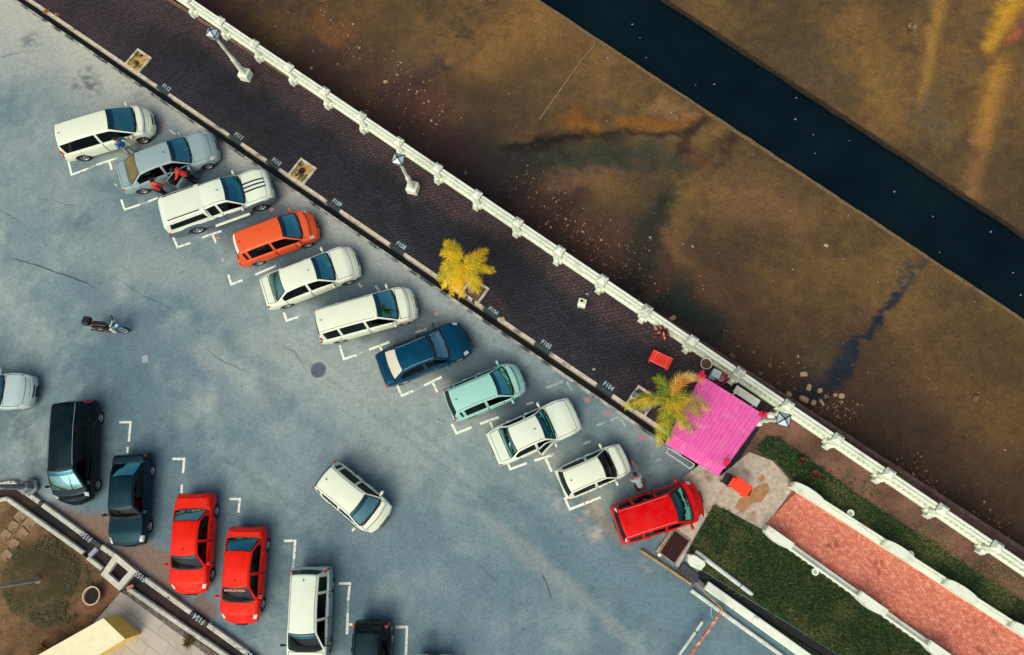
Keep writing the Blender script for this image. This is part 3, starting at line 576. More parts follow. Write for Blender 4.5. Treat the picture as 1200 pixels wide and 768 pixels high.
def palm(base, crown_px, hgt, label, fr, group=None):
    b = at(*base, Z_PROM); cr = at(*crown_px, Z_PROM + hgt) - b; t = thing('palm_tree', label, 'palm tree', b)
    mb = MB(); mb.tube([(cr.x * k * k, cr.y * k * k, hgt * k * .98) for k in (0, .05, .2, .4, .6, .8, 1)], [.20, .15, .12, .105, .10, .10, .11], 12); mb.build('trunk', M_TRUNK, t)
    mb = MB(); mb.lathe([(.06, -.35), (.13, -.2), (.13, 0), (.06, .15), (.01, .3)], (cr.x, cr.y, hgt), 10); mb.build('crownshaft', noisy('crownshaft', (110, 112, 44), (140, 130, 50), 8), t)
    for i, (dx, dy, L, rise, droop, m, curl) in enumerate(fr):
        frond(t, (cr.x, cr.y, hgt), math.atan2(-dy, dx), L, rise, droop, m, seed=i + int(hgt * 100), curl=curl, ll=.30 if hgt < 3.6 else .34)
    return t
YG = vmat2('palm_yellow', [(214, 178, 8), (236, 206, 30), (196, 178, 14)]); YO = vmat2('palm_gold', [(214, 166, 8), (236, 194, 20), (210, 190, 26)]); GY = vmat2('palm_yellowgreen', [(150, 150, 14), (190, 178, 24), (212, 176, 20)])
GR = vmat2('palm_green', [(80, 110, 12), (128, 142, 16), (178, 168, 26)]); GT = vmat2('palm_mixed', [(100, 122, 14), (160, 156, 22), (204, 168, 44)]); GO = vmat2('palm_dry', [(190, 128, 30), (216, 164, 56), (226, 196, 120)])
palm((553, 340), (541, 308), 3.5, 'small palm with bright yellow fronds beside the kerb', [(-30, -28, 1.45, .25, .45, YO, -.25), (-12, -38, 1.45, .3, .55, GY, .35), (36, -14, 1.35, .35, .55, YO, .2), (34, 12, 1.5, .3, .5, YG, .15), (14, 30, 1.5, .3, .6, YO, .1), (-2, 36, 1.5, .3, .6, YO, 0),
     (-22, 30, 1.4, .3, .6, YG, -.15), (-34, 12, 1.35, .3, .6, GY, .2), (-20, -14, 1.1, .5, .5, YG, .1), (-6, 26, 1.2, .5, .6, YO, .2), (-18, 34, 1.45, .3, .7, YO, .1), (24, 24, 1.3, .35, .65, YG, -.1), (-26, -2, 1.0, .4, .7, YG, .3), (26, -2, 1.1, .5, .6, GY, .2)])
palm((757, 478), (783, 467), 3.7, 'palm with green and yellow fronds hanging over the pink roof', [(-48, -3, 1.85, .3, .55, GT, .22), (-46, 6, 1.5, .2, .6, GR, .1), (12, -30, 1.75, .35, .5, GO, -.75), (22, -36, 1.4, .3, .4, GO, -.3), (52, -4, 1.9, .3, .55, GT, -.35), (46, 8, 1.6, .25, .6, GT, -.3), (30, 44, 1.75, .3, .6, GT, .1), (24, 34, 1.4, .25, .65, GY, -.1),
     (-3, 44, 1.8, .3, .6, GT, .1), (-14, 46, 2.0, .3, .65, GY, .12), (-8, -20, 1.0, .5, .3, GR, .1)])

# ------------------------------------------------------------------ pink canopy and what stands round it
M_PINK = noisy('pink_roofing', (206, 80, 150), (226, 100, 172), 3.5, rough=.5, lo=.3, hi=.7, detail=9, c3=(212, 122, 164), scale3=2.6, lo3=.56, hi3=.74)
ZC = 2.55
can = thing('pink_canopy', 'open stall shelter with a bright pink corrugated roof and a lower front awning', 'canopy', at(845, 500, Z_PROM)); ci = Matrix.Translation(-Vector(can.location))
def panel(name, q, zs, m, n=150, amp=.016, cyc=16):
    a, b, c_, d_ = [at(x, y, z) for (x, y), z in zip(q, zs)]; rows = []       # a->b across the ribs, a->d along them
    for j in range(9):
        v = j / 8; row = []
        for i in range(n + 1):
            u = i / n; p = a * (1 - u) * (1 - v) + b * u * (1 - v) + c_ * u * v + d_ * (1 - u) * v
            ph = (u * cyc) % 1; rib = amp * (1 if ph < .22 else 0) + amp * .25 * math.sin(u * cyc * 4 * PI); row.append((p.x, p.y, p.z + rib))
        rows.append(row)
    mb = MB(); mb.grid(rows, smooth=False, flip=True); o = mb.build(name, m, can); o.matrix_parent_inverse = ci; md = o.modifiers.new('Solidify', 'SOLIDIFY'); md.thickness = .03; md.offset = -1; return o
panel('roof', [(822, 440), (895, 486), (849, 549), (786, 507)], (ZC, ZC, ZC - .12, ZC - .12), M_PINK)
panel('awning', [(789, 505), (850, 545), (841, 558), (779, 520)], (ZC - .22, ZC - .22, ZC - .52, ZC - .52), M_PINK, cyc=18, amp=.024)
for (x, y) in ((823, 444), (888, 486), (848, 541), (795, 505)):
    p = at(x, y, ZC - .2); mb = MB(); mb.tube([(p.x, p.y, Z_PROM), (p.x, p.y, ZC - .12)], .04, 10); o = mb.build('leg', mat('red_steel', (150, 30, 34), .5), can); o.matrix_parent_inverse = ci
M_REDF = noisy('red_cloth', (196, 26, 54), (222, 44, 80), 12)
for (x, y) in ((822, 440), (894, 485), (853, 543)):
    p = at(x, y, ZC + .04); mb = MB()
    for k in range(5): mb.box((p.x + random.uniform(-.1, .1), p.y + random.uniform(-.1, .1), p.z + .02 + .02 * k), (.2, .1, .05), random.uniform(0, 3), bev=.015)
    o = mb.build('red_tie', M_REDF, can); o.matrix_parent_inverse = ci
mb = MB()
for k in range(3):
    a, b = at(806 + 5 * k, 452 - 5 * k, 2.2), at(812 + 5 * k, 440 - 3 * k, 2.25); mb.box(((a.x + b.x) / 2, (a.y + b.y) / 2, 2.2 + .02 * k), (.5, .12, .03), R(30), bev=.01)
o = mb.build('side_awning', noisy('faded_red_awning', (150, 40, 60), (206, 96, 130), 10), can); o.matrix_parent_inverse = ci
M_ORANGE = mat('orange_plastic', (240, 62, 6), .45); M_ORED = mat('red_orange_plastic', (232, 44, 20), .45)
def solid(name, label, cat, p, parts, rz=0, group=None):
    t = thing(name, label, cat, p, rz, group)
    for (pn, mb, m) in parts: mb.build(pn, m, t)
    return t
# orange plastic tables (rectangular tops on four legs)
def table(px, py, size, rz, label, m, h=.72, ridge=True):
    p = at(px, py, Z_PROM); t = thing('plastic_table', label, 'table', p, rz); mb = MB(); mb.box((0, 0, h), (size[0], size[1], .04), 0, bev=.015)
    mb.build('tabletop', m, t)
    if ridge:
        mb = MB()
        for x in (-.16, .16): mb.box((x * size[0] / .55, 0, h + .024), (.015, size[1] * .86, .008), 0)
        for y in (-.44, .44): mb.box((0, y * size[1], h + .024), (size[0] * .94, .015, .008), 0)
        mb.build('moulded_ridge', mat('pale_ridge', (248, 140, 110), .5), t)
    for sx in (-1, 1):
        for sy in (-1, 1):
            mb = MB(); mb.tube([(sx * (size[0] / 2 - .07), sy * (size[1] / 2 - .07), 0), (sx * (size[0] / 2 - .07), sy * (size[1] / 2 - .07), h - .02)], [.025, .035], 8); mb.build('leg', m, t)
table(772, 425, (.92, .54), ANG + R(8), 'red plastic table with pale ridges standing alone on the dark pavers', M_ORED)
table(863, 570, (.86, .56), ANG + R(-2), 'plain orange plastic table beside the pink roof on the pale concrete', M_ORANGE, ridge=False)
p = at(851, 563, Z_PROM); mb = MB(); mb.box((0, 0, .4), (.42, .45, .05), 0, bev=.02); mb.box((0, .2, .62), (.4, .04, .4), 0, bev=.02)
for sx in (-.17, .17):
    for sy in (-.18, .18): mb.box((sx, sy, .19), (.04, .04, .38), 0)
o = mb.build('plastic_chair', mat('black_plastic', (16, 18, 20), .5)); o.location = p; o.rotation_euler = (0, 0, ANG); tag(o, 'black plastic chair tucked between the orange table and the pink roof', 'chair')
def tub(name, px, py, label, r_, h, mo, mi_, cat, fill=True):
    p = at(px, py, Z_PROM); t = thing(name, label, cat, p); mb = MB(); mb.lathe([(0, .0), (r_ * .8, 0), (r_, h), (r_ * 1.06, h), (r_ * 1.06, h - .04), (r_ * .93, h - .02), (r_ * .80, .06)], n=20); mb.build('body', mo, t)
    if fill: mb = MB(); mb.lathe([(0, h * .82), (r_ * .5, h * .85), (r_ * .92, h * .78)], n=18); mb.build('filling', mi_, t)
    return t
M_LEAFR = noisy('dark_red_leaf', (60, 18, 20), (120, 52, 40), 14)
tub('plant_pot', 826, 428, 'white round pot of brown soil near the balustrade above the pink roof', .24, .42, mat('white_pot', (226, 220, 204), .6), noisy('potting_soil', (70, 44, 36), (120, 84, 70), 18), 'pot')
t_ = tub('plant_pot', 775, 391, 'dark pot of red leaved plants beside the balustrade', .22, .36, mat('dark_pot', (40, 28, 26), .7), noisy('pot_dark', (24, 14, 14), (40, 24, 22), 10), 'pot')
mb = MB()
for k in range(60):
    a = random.uniform(0, 2 * PI); r_ = random.uniform(.05, .36); z = .36 + random.uniform(0, .25); w = .045
    c = Vector((r_ * math.cos(a), r_ * math.sin(a), z)); dx, dy = math.cos(a), math.sin(a)
    mb.add([c + Vector((-dy * w, dx * w, 0)), c + Vector((dx * .12, dy * .12, -.03)), c + Vector((dy * w, -dx * w, 0)), c - Vector((dx * .06, dy * .06, -.04))], [[0, 1, 2, 3]], 0 if k % 4 else 1)
mb.build('foliage', [M_LEAFR, mat('pale_leaf', (180, 140, 110), .6)], t_)
t_ = tub('pedal_bin', 842, 446, 'round red bin with a grey lid at the upper edge of the pink roof', .25, .62, mat('red_plastic', (196, 30, 26), .5), None, 'bin', fill=False)
mb = MB(); mb.lathe([(0, .66), (.14, .655), (.17, .63), (.17, .6)], n=20); mb.build('lid', mat('grey_lid', (140, 108, 104), .5), t_)
p = at(836, 441, Z_PROM); mb = MB(); mb.box((0, 0, .34), (.38, .36, .68), 0, bev=.03); mb.box((0, 0, .70), (.36, .34, .05), 0, mi=1, bev=.02); o = mb.build('cool_box', [mat('pale_blue_box', (150, 180, 180), .5), mat('pale_blue_lid', (196, 216, 210), .5)]); o.location = p; o.rotation_euler = (0, 0, ANG + R(10)); tag(o, 'pale blue cool box beside the red bin above the pink roof', 'cool box')
p = at(872, 466, Z_PROM); t_ = thing('bench', 'narrow white bench along the upper edge of the pink roof', 'bench', p, ANG); mb = MB(); mb.box((0, 0, .48), (1.15, .34, .05), 0, bev=.015); mb.build('seat', M_WHITE, t_)
for sx in (-.45, .45): mb = MB(); mb.box((sx, 0, .23), (.06, .3, .45), 0); mb.build('leg', M_WHITE, t_)
p = at(900, 489, Z_PROM); t_ = thing('stool', 'white round stool next to the lantern post behind the pink roof', 'stool', p); mb = MB(); mb.lathe([(0, .46), (.17, .46), (.17, .42), (0, .42)], n=22); mb.build('seat', mat('white_plastic', (226, 236, 222), .5), t_)
for k in range(4): a = k * PI / 2 + .4; mb = MB(); mb.tube([(.12 * math.cos(a), .12 * math.sin(a), .42), (.17 * math.cos(a), .17 * math.sin(a), 0)], .016, 6); mb.build('leg', mat('white_plastic', (226, 236, 222), .5), t_)
mb = MB(); a, b, c_, d_ = [at(x, y, .34) for x, y in ((783.5, 525), (814, 544.5), (809, 549.5), (781, 530.5))]
for u, v in ((a, b), (b, c_), (c_, d_), (d_, a)): mb.tube([(u.x, u.y, .34), (v.x, v.y, .34)], .022, 8)
for u in (a, b, c_, d_): mb.tube([(u.x, u.y, .34), (u.x, u.y, 0)], .02, 8)
tag(mb.build('metal_rack', mat('white_metal', (206, 216, 204), .5)), 'low white metal rack frame on the asphalt under the front of the pink roof', 'rack')
# ------------------------------------------------------------------ ground on the lower right
def slab(name, poly, z0, z1, m, kind='structure'):
    mb = MB(); mb.prism([at(x, y, z1)[:2] for x, y in poly], z0, z1); return tag(mb.build(name, m), kind=kind)
M_FORE = noisy('forecourt_concrete', (158, 148, 128), (192, 182, 162), 5, c3=(132, 104, 76), scale3=.9, lo3=.56, hi3=.66, bump=.2)
M_FORE2 = noisy('forecourt_stain', (146, 108, 72), (172, 132, 92), 5)
M_LAWN = noisy('lawn_soil', (20, 40, 16), (38, 60, 26), 3, c3=(60, 58, 34), scale3=.8, lo3=.56, hi3=.7)
slab('forecourt', [(844, 558), (878, 530), (905, 540), (932, 569), (894, 621), (850, 597), (836, 592), (818, 622), (795, 665), (769, 646), (792, 614), (806, 582), (800, 560), (826, 540)], -.1, .135, M_FORE)
slab('forecourt_stain', [(871, 602), (882, 590), (893, 588), (902, 574), (900, 566), (890, 568), (880, 575), (866, 585), (861, 595)], .1, .139, M_FORE2)
slab('forecourt_stain', [(888, 561), (894, 556), (897, 560), (892, 565)], .1, .139, M_FORE2)
slab('lawn', [(838, 592), (850, 598), (894, 622), (1095, 770), (1200, 845), (1100, 848), (1022, 792), (822, 667), (808, 645)], -.1, .13, M_LAWN)
slab('lawn', [(886, 526), (898, 512), (912, 512), (935, 528), (1005, 580), (1090, 634), (1160, 682), (1210, 712), (1330, 790), (1290, 800), (1200, 742), (935, 568), (908, 540)], -.1, .13, M_LAWN)
M_PATH = brick_mat('red_path_bricks', (192, 106, 84), (210, 134, 108), (150, 76, 58), .22, .085, ANG - R(1.5), mort=.008, stain=[(.9, 5, .45, .75, (184, 94, 72), .6), (6, 6, .5, .62, (226, 168, 140), .55), (1.6, 6, .58, .68, (118, 60, 48), .7)])
slab('brick_path', [(934, 576), (897, 614), (1230, 856), (1330, 826)], -.1, .15, M_PATH)
p = at(876, 576, .14); mb = MB(); mb.box((0, 0, .004), (.30, .30, .008), ANG + R(12)); o = mb.build('hatch_cover', noisy('rusty_hatch', (78, 34, 24), (104, 50, 34), 20)); o.location = p; tag(o, 'small square rusty hatch cover in the stained concrete below the orange table', 'hatch cover')
# parapets of the brick path
def parapet(label, a, b, pads, out):
    t = thing('path_parapet', label, 'parapet', at(*a, .14)); ti = Matrix.Translation(-Vector(t.location)); pa, pb = at(*a, .14), at(*b, .14); L = (pb - pa).length; u = (pb - pa).normalized(); v = Vector((-u.y, u.x, 0)) * out; rz = math.atan2(u.y, u.x)
    def ad(name, mb, m): o = mb.build(name, m, t); o.matrix_parent_inverse = ti
    mb = MB(); c = pa + u * L / 2; mb.box((c.x, c.y, .29), (L, .22, .34), rz, bev=.02); ad('base_wall', mb, M_WHITE)
    mb = MB(); q = c + v * .14
    mb.box((q.x, q.y, .60), (L - .1, .10, .09), rz, bev=.02); ad('top_rail', mb, M_WHITE)
    mb = MB(); n = int(L / .28)
    for k in range(n):
        q = pa + u * (L * (k + .5) / n) + v * .14; mb.lathe([(.04, .14), (.055, .3), (.03, .45), (.05, .6)], (q.x, q.y, 0), 8)
    ad('baluster_row', mb, M_WHITE)
    for (px, py, ln) in pads:
        q = at(px, py, .14); s = (q - pa).dot(u); o0 = pa + u * s; poly = []
        for k in range(13):
            f = k / 12; w = .14 + .115 * (math.sin(PI * f) ** .6 if 0 < f < 1 else 0); e = o0 + u * ((f - .5) * ln) + v * w; poly.append((e.x, e.y))
        for f in (.5, -.5): e = o0 + u * (f * ln) - v * .12; poly.append((e.x, e.y))
        mb = MB(); mb.prism(poly, .14, .74); mb.prism([(o0.x + (x - o0.x) * .93, o0.y + (y - o0.y) * .93) for x, y in poly], .74, .78); ad('pier', mb, M_WHITE)
parapet('white parapet with rounded piers along the upper edge of the red brick path', (929, 571), (1330, 828), [(943, 577, 1.35), (1047, 644, 1.3), (1118, 690, 1.3), (1195, 738, 1.3)], 1)
parapet('white parapet along the lower edge of the red brick path', (896, 619), (1230, 856), [(909, 629, 1.2), (1016, 705, 1.2), (1096, 762, 1.2)], -1)
for (px, py, lb) in ((993, 601, 'small white garden light alone on the grass behind the upper parapet'), (1062, 649, 'small white garden light against the bulging pier of the upper parapet'), (952, 669, 'small white garden light below the lower parapet nearest the pale concrete'), (1093, 762, 'small white garden light below the lower parapet near the bottom edge')):
    p = at(px, py, .13); t_ = thing('garden_light', lb, 'garden light', p, 0, 'garden lights along the brick path'); mb = MB(); mb.lathe([(.06, 0), (.05, .3), (.11, .32)], n=14); mb.build('post', M_WHITE, t_)
    mb = MB(); mb.lathe([(.06, .32), (.13, .33), (.15, .37), (.13, .41), (.07, .40), (.06, .32)], n=18); mb.build('ring', M_WHITE, t_); mb = MB(); mb.ball((0, 0, .37), .045, 8, 6); mb.build('bulb', M_LGLASS, t_)
# grass blades
def blades(name, poly, n, z, cols, hmin, hmax, dens=None):
    xs = [p[0] for p in poly]; ys = [p[1] for p in poly]; mb = MB(); k = 0; rnd = random.Random(len(poly) * 7 + n)
    while k < n:
        x, y = rnd.uniform(min(xs), max(xs)), rnd.uniform(min(ys), max(ys)); k += 1
        if not inside(poly, x, y) or x > 1225 or y > 800: continue
        if rnd.random() < .12: x += rnd.gauss(0, 4); y += rnd.gauss(0, 4)
        p = at(x, y, z); nn_ = fbm(p.x, p.y, .6, 51) + .35 * nz(p.x, p.y, 2.5, 52)
        if dens and nn_ < dens: continue
        if nz(p.x, p.y, 1.5, 55) < -.42 and rnd.random() < .75: continue
        for j in range(4):
            a = rnd.uniform(0, 2 * PI); h = rnd.uniform(hmin, hmax); w = .014; ox, oy = rnd.gauss(0, .03), rnd.gauss(0, .03); l = rnd.uniform(.04, .12)
            mb.add([(p.x + ox - w * math.sin(a), p.y + oy + w * math.cos(a), z), (p.x + ox + w * math.sin(a), p.y + oy - w * math.cos(a), z), (p.x + ox + l * math.cos(a), p.y + oy + l * math.sin(a), z + h)], [[0, 1, 2]], (0 if rnd.random() < .62 else (1 if rnd.random() < .75 else 2)) if rnd.random() > ss(.0, .6, nn_) * .75 else (1 if rnd.random() < .4 else 2))
    return tag(mb.build(name, cols), kind='stuff')
GC0 = [mat('grass_deep', (14, 42, 14), .7), mat('grass_fresh', (62, 96, 34), .7)]; GC = [mat('grass_dark', (20, 54, 16), .7), mat('grass_mid', (60, 98, 40), .7), mat('grass_dry', (116, 112, 64), .7)]
blades('grass', [(838, 592), (850, 598), (894, 622), (1095, 770), (1000, 777), (822, 666), (808, 645)], 28000, .13, GC, .05, .13, -.75)
blades('grass', [(886, 526), (898, 512), (912, 512), (935, 528), (1005, 580), (1090, 634), (1160, 682), (1210, 712), (1210, 746), (1200, 742), (935, 568), (908, 540)], 24000, .13, GC, .05, .12, -.8)
blades('grass', [(905, 505), (990, 548), (1100, 614), (1210, 690), (1210, 720), (1160, 688), (1005, 586), (935, 534), (912, 515)], 5000, .105, [GC[0], GC[2], GC[2]], .03, .08, .05)
# flower pots and dead stumps in the lawn
for (px, py, r_, lb) in ((939, 540, .15, 'round brown terracotta pot standing in the grass above the path'), (954, 556, .2, 'dark brown hollow stump in the grass close to the end of the path')):
    p = at(px, py, .13); mb = MB(); mb.lathe([(r_ * .8, 0), (r_, .22), (r_ * .85, .22), (r_ * .7, .08), (0, .08)], n=14); o = mb.build('terracotta_pot' if r_ < .18 else 'tree_stump', noisy('pot_brown' if r_ < .18 else 'stump_brown', (58, 30, 20), (96, 54, 36), 12)); o.location = p; tag(o, lb, 'pot' if r_ < .18 else 'stump')
# drain box, channel, beams, poles
p = at(790.5, 640.5, .135); A_ = math.atan2((at(793.6, 620) - at(778, 643)).y, (at(793.6, 620) - at(778, 643)).x)
t_ = thing('drain_sump', 'dark rectangular drain opening in the pale slab beside the red van', 'drain', p, A_); mb = MB()
for (x, y, a, b) in ((0, .38, 1.2, .06), (0, -.38, 1.2, .06), (.57, 0, .06, .7), (-.57, 0, .06, .7)): mb.box((x, y, .02), (a, b, .06), 0, bev=.01)
mb.build('frame', noisy('sump_frame', (120, 104, 92), (150, 136, 120), 10), t_)
mb = MB(); mb.box((0, 0, .006), (1.09, .71, .008)); mb.build('opening', noisy('sump_dark', (34, 16, 18), (52, 26, 26), 6), t_)
mb = MB()
for k in range(7): mb.box((-.48 + .16 * k, 0, .016), (.02, .7, .012))
mb.build('grate', noisy('sump_bar', (48, 24, 24), (70, 38, 34), 10), t_)
p = at(773, 650, .135); mb = MB(); mb.lathe([(0, .07), (.06, .06), (.085, .02), (.09, 0)], n=14); o = mb.build('marker_stud', M_WHITE); o.location = p; tag(o, 'white round stud on the corner of the pale slab by the drain opening', 'marker stud')
def bar(a, b, w, z0, z1, m, name=None, z=None, mb=None):
    pa, pb = at(*a, z1), at(*b, z1); c = (pa + pb) / 2; u = pb - pa; o = mb or MB(); o.box((c.x, c.y, (z0 + z1) / 2), (u.length, w, z1 - z0), math.atan2(u.y, u.x), bev=min(.03, w * .2)); return o
M_BEAM = noisy('white_beam_paint', (214, 226, 204), (230, 240, 220), 4, c3=(160, 166, 150), scale3=2.5, lo3=.6, hi3=.7)
tag(bar((818, 672), (1030, 804), .34, 0, .03, M_WET).build('drain_bed', noisy('drain_black', (10, 12, 13), (34, 36, 36), 8, rough=.7)), kind='structure')
bar((797, 664), (816, 680), .5, 0, .10, None).build('drain_cover', noisy('tarry_cover', (36, 42, 48), (74, 80, 84), 7))
o = bpy.data.objects['drain_cover']; tag(o, 'dark tarred drain cover slab between the pale slab and the white beams', 'drain cover')
tag(bar((828, 686), (1030, 830), .36, 0, .30, M_BEAM).build('boundary_beam', M_BEAM), 'broad white concrete beam along the roadside, beside the black drain at lower right', 'beam')
tag(bar((810, 692), (1010, 836), .16, 0, .16, M_BEAM).build('roadside_beam', noisy('white_beam_grey', (176, 186, 176), (216, 226, 210), 5)), 'narrow white concrete beam nearest the road at lower right', 'beam')
slab('lawn', [(820, 679.5), (1020, 804), (1024, 818), (826, 686)], 0, .125, M_LAWN)
# white pole lying on the lawn
a, b = at(815, 646, .22), at(882, 697, .22); t_ = thing('fallen_pole', 'pale white pole lying on the lawn beside the pointed white block', 'pole', (a.x, a.y, .22)); u = b - a
mb = MB(); mb.tube([(0, 0, 0), (u.x * .05, u.y * .05, 0), (u.x * .5, u.y * .5, 0), (u.x * .97, u.y * .97, 0), (u.x, u.y, 0)], [.07, .105, .095, .085, .05], 14); mb.build('shaft', noisy('pale_pole', (176, 192, 186), (206, 218, 208), 6), t_)
mb = MB(); mb.tube([(u.x * .785, u.y * .785, 0), (u.x * .80, u.y * .80, 0)], .10, 14); mb.build('band', M_BLACKM, t_)
# pointed white block: the end post of the roadside wall
mb = MB(); poly = [at(x, y, .5) for x, y in ((806.5, 650), (814, 650), (826, 658), (827, 662), (821.5, 669), (810, 664), (806, 657))]; c = sum((Vector(q) for q in poly), Vector()) / len(poly)
mb.prism([(q.x - c.x, q.y - c.y) for q in poly], -.45, -.02); mb.prism([((q.x - c.x) * .88, (q.y - c.y) * .88) for q in poly], -.02, .03); o = mb.build('end_post', M_WHITE); o.location = c; tag(o, 'white pointed end post block between the drain slab and the lawn', 'end post')
# rusty barrier with its support and the white boom
M_RUSTY = noisy('rusty_red_steel', (146, 78, 58), (196, 140, 112), 14, c3=(210, 196, 170), scale3=6, lo3=.55, hi3=.62); M_OCHRE = noisy('ochre_pole', (146, 118, 72), (184, 152, 98), 10)
def rod(name, pts, r_, m, label, cat, extra=None):
    q = [at(x, y, z) for x, y, z in pts]; o0 = q[0]; t = thing(name, label, cat, (o0.x, o0.y, 0)); mb = MB(); mb.tube([(v.x - o0.x, v.y - o0.y, v.z) for v in q], r_, 10); mb.build('bar', m, t)
    for (nm, pts2, r2, m2) in extra or []:
        q2 = [at(x, y, z) for x, y, z in pts2]; mb = MB(); mb.tube([(v.x - o0.x, v.y - o0.y, v.z) for v in q2], r2, 8); mb.build(nm, m2, t)
    return t
rod('gate_rail', [(751, 645, .10), (780, 664, .10), (809, 684, .10)], .055, M_OCHRE, 'ochre painted steel rail lying along the asphalt below the red van', 'rail', [('foot', [(809, 684, .1), (809, 684, 0)], .07, M_RUSTY), ('foot', [(752, 646, .1), (752, 646, 0)], .06, M_OCHRE)])
rod('barrier_gate', [(847, 715, .9), (828, 741, .9), (800, 780, .9)], .07, M_RUSTY, 'rust red swing barrier reaching out over the road at the lower right', 'barrier', [('brace', [(817, 684, .5), (832, 700, .75), (847, 714, .9)], .035, M_OCHRE), ('post', [(817, 684, .52), (817, 684, 0)], .05, M_RUSTY), ('stay', [(834, 712, .5), (833, 720, .5), (837, 729, .85)], .015, M_WHITE), ('post', [(847, 715, .9), (847, 715, 0)], .06, M_RUSTY)])
rod('boom_pole', [(823, 729, .55), (810, 748, .55), (785, 783, .55)], .055, M_WHITE, 'slim white pole with a dark band, parallel to the rust red barrier', 'pole', [('band', [(816, 739.6, .55), (815, 741, .55)], .062, M_BLACKM), ('post', [(821, 732, .55), (821, 732, 0)], .04, M_WHITE)])

# ------------------------------------------------------------------ lower left: kerbs, drain, lawn, slab, wall
M_SOILB = vcol_mat('dry_lawn_soil', grain=24, amount=.5, bump=.5)
def ll_col(s, t, x, y):
    wx, wy = P(s, t).x, P(s, t).y; n2 = fbm(wx, wy, .7, 61); n3 = nz(wx, wy, 3, 62)
    c = mixc(lin((88, 70, 44)), lin((124, 98, 66)), ss(-.7, .7, n2)); k = ss(62, 30, math.hypot(x - 50, (y - 676) * 1.05) + 12 * n2 + 6 * n3)
    c = mixc(c, lin((50, 56, 26)), .9 * k * ss(-1.2, .1, n2 + .4 * n3)); dd, _ = segd(x, y, (100, 712), (135, 690)); c = mixc(c, lin((130, 92, 68)), .7 * ss(14, 6, dd + 6 * n2))
    dd, _ = segd(x, y, (70, 745), (80, 760)); c = mixc(c, lin((48, 32, 22)), .6 * ss(12, 4, dd + 8 * n2)); return mixc(c, lin((60, 48, 30)), .5 * ss(.1, .5, n3))
# a plot of ground bounded by the inner kerb
def poly_sheet(name, poly, z, step, colf, m):
    me = bpy.data.meshes.new(name); bm = bmesh.new(); pts = [at(x, y, z) for x, y in poly]
    sv = [st(p) for p in pts]; s0, s1 = min(v[0] for v in sv), max(v[0] for v in sv); t0, t1 = min(v[1] for v in sv), max(v[1] for v in sv)
    ns, nt_ = int((s1 - s0) / step), int((t1 - t0) / step); vm = {}; cols = {}
    for i in range(ns):
        for j in range(nt_):
            q = P(s0 + (i + .5) * step, t0 + (j + .5) * step, z); x, y = proj(q)
            if not inside(poly, x, y): continue
            f = []
            for a, b in ((i, j), (i + 1, j), (i + 1, j + 1), (i, j + 1)):
                if (a, b) not in vm:
                    w = P(s0 + a * step, t0 + b * step, z); vm[(a, b)] = bm.verts.new(w)
                f.append(vm[(a, b)])
            bm.faces.new(f)
    bm.verts.index_update(); cl = [0] * len(bm.verts)
    for (a, b), v in vm.items():
        s, t = s0 + a * step, t0 + b * step; cl[v.index] = (*colf(s, t, *proj(v.co)), 1)
        if colf is ll_col: x, y = proj(v.co); v.co.z += .25 * ss(52, 0, math.hypot(x - 45, y - 678))
    bm.to_mesh(me); me.materials.append(m); o = bpy.data.objects.new(name, me); C.objects.link(o); a = me.color_attributes.new('Col', 'FLOAT_COLOR', 'POINT'); a.data.foreach_set('color', [x for c in cl for x in c]); o['kind'] = 'structure'; return o
poly_sheet('lawn', [(-60, 600), (-30, 592), (8, 584), (98, 650), (121, 668), (142, 694), (111, 728), (90, 800), (-60, 800)], .14, .14, ll_col, M_SOILB)
slab('drain_bed', [(-60, 580), (12, 568), (135, 655), (330, 795), (300, 800), (118, 670), (10, 586), (-60, 596)], .0, .02, noisy('brown_drain', (30, 18, 16), (62, 40, 30), 2.5, rough=.7, c3=(16, 20, 22), scale3=.5, lo3=.48, hi3=.56))
M_KW2 = noisy('white_kerb_lower', (168, 172, 156), (202, 206, 188), 6, c3=(96, 98, 92), scale3=3, lo3=.62, hi3=.72)
def kerb2(a, b, w=.21, h=.22, m=None):
    o = bar(a, b, w, 0, h, None).build('drain_kerb', m or M_KW2); tag(o, kind='structure'); return o
for a, b in (((-40, 576.5), (12, 565.5)), ((13, 565), (45, 588.5)), ((49, 591.5), (95, 625)), ((118, 640.5), (133, 651)), ((170, 679.5), (223, 718)), ((243, 732.5), (288, 765)), ((300, 774), (340, 803))): kerb2(a, b)
for a, b in (((-40, 592), (8, 584.5)), ((8, 585), (97, 648)), ((102, 653.5), (119, 667)), ((149, 690), (266, 770)), ((266, 770), (310, 802))): kerb2(a, b, .19, .2)
M_KDK = noisy('dark_kerb_paint', (36, 40, 42), (84, 86, 80), 9)
for a, b in (((45.5, 589), (48.5, 591)), ((95.5, 625.5), (117, 640)), ((159, 672), (169.5, 679)), ((223.5, 718.5), (242, 732)), ((288.5, 765.5), (299.5, 773.5))): kerb2(a, b, .2, .21, M_KDK)
bar((104, 652), (113, 642.5), .2, .02, .2, None).build('drain_divider', noisy('blue_grey_metal', (130, 146, 154), (158, 172, 176), 8)); tag(bpy.data.objects['drain_divider'], 'blue grey metal plate across the drain beside the square white sump', 'plate')
lla = math.atan2((at(223, 718) - at(169, 678)).y, (at(223, 718) - at(169, 678)).x)
for (x, y, tx) in ((101, 629, 'F156'), (164.5, 675.5, 'F155'), (233, 725.5, 'F154'), (294.5, 769.5, 'F153')):
    p = at(x, y, .22); o = text('bay_number', tx, p, .2145, lla + PI, .34, M_TXT, wide=.8); tag(o, kind='structure')
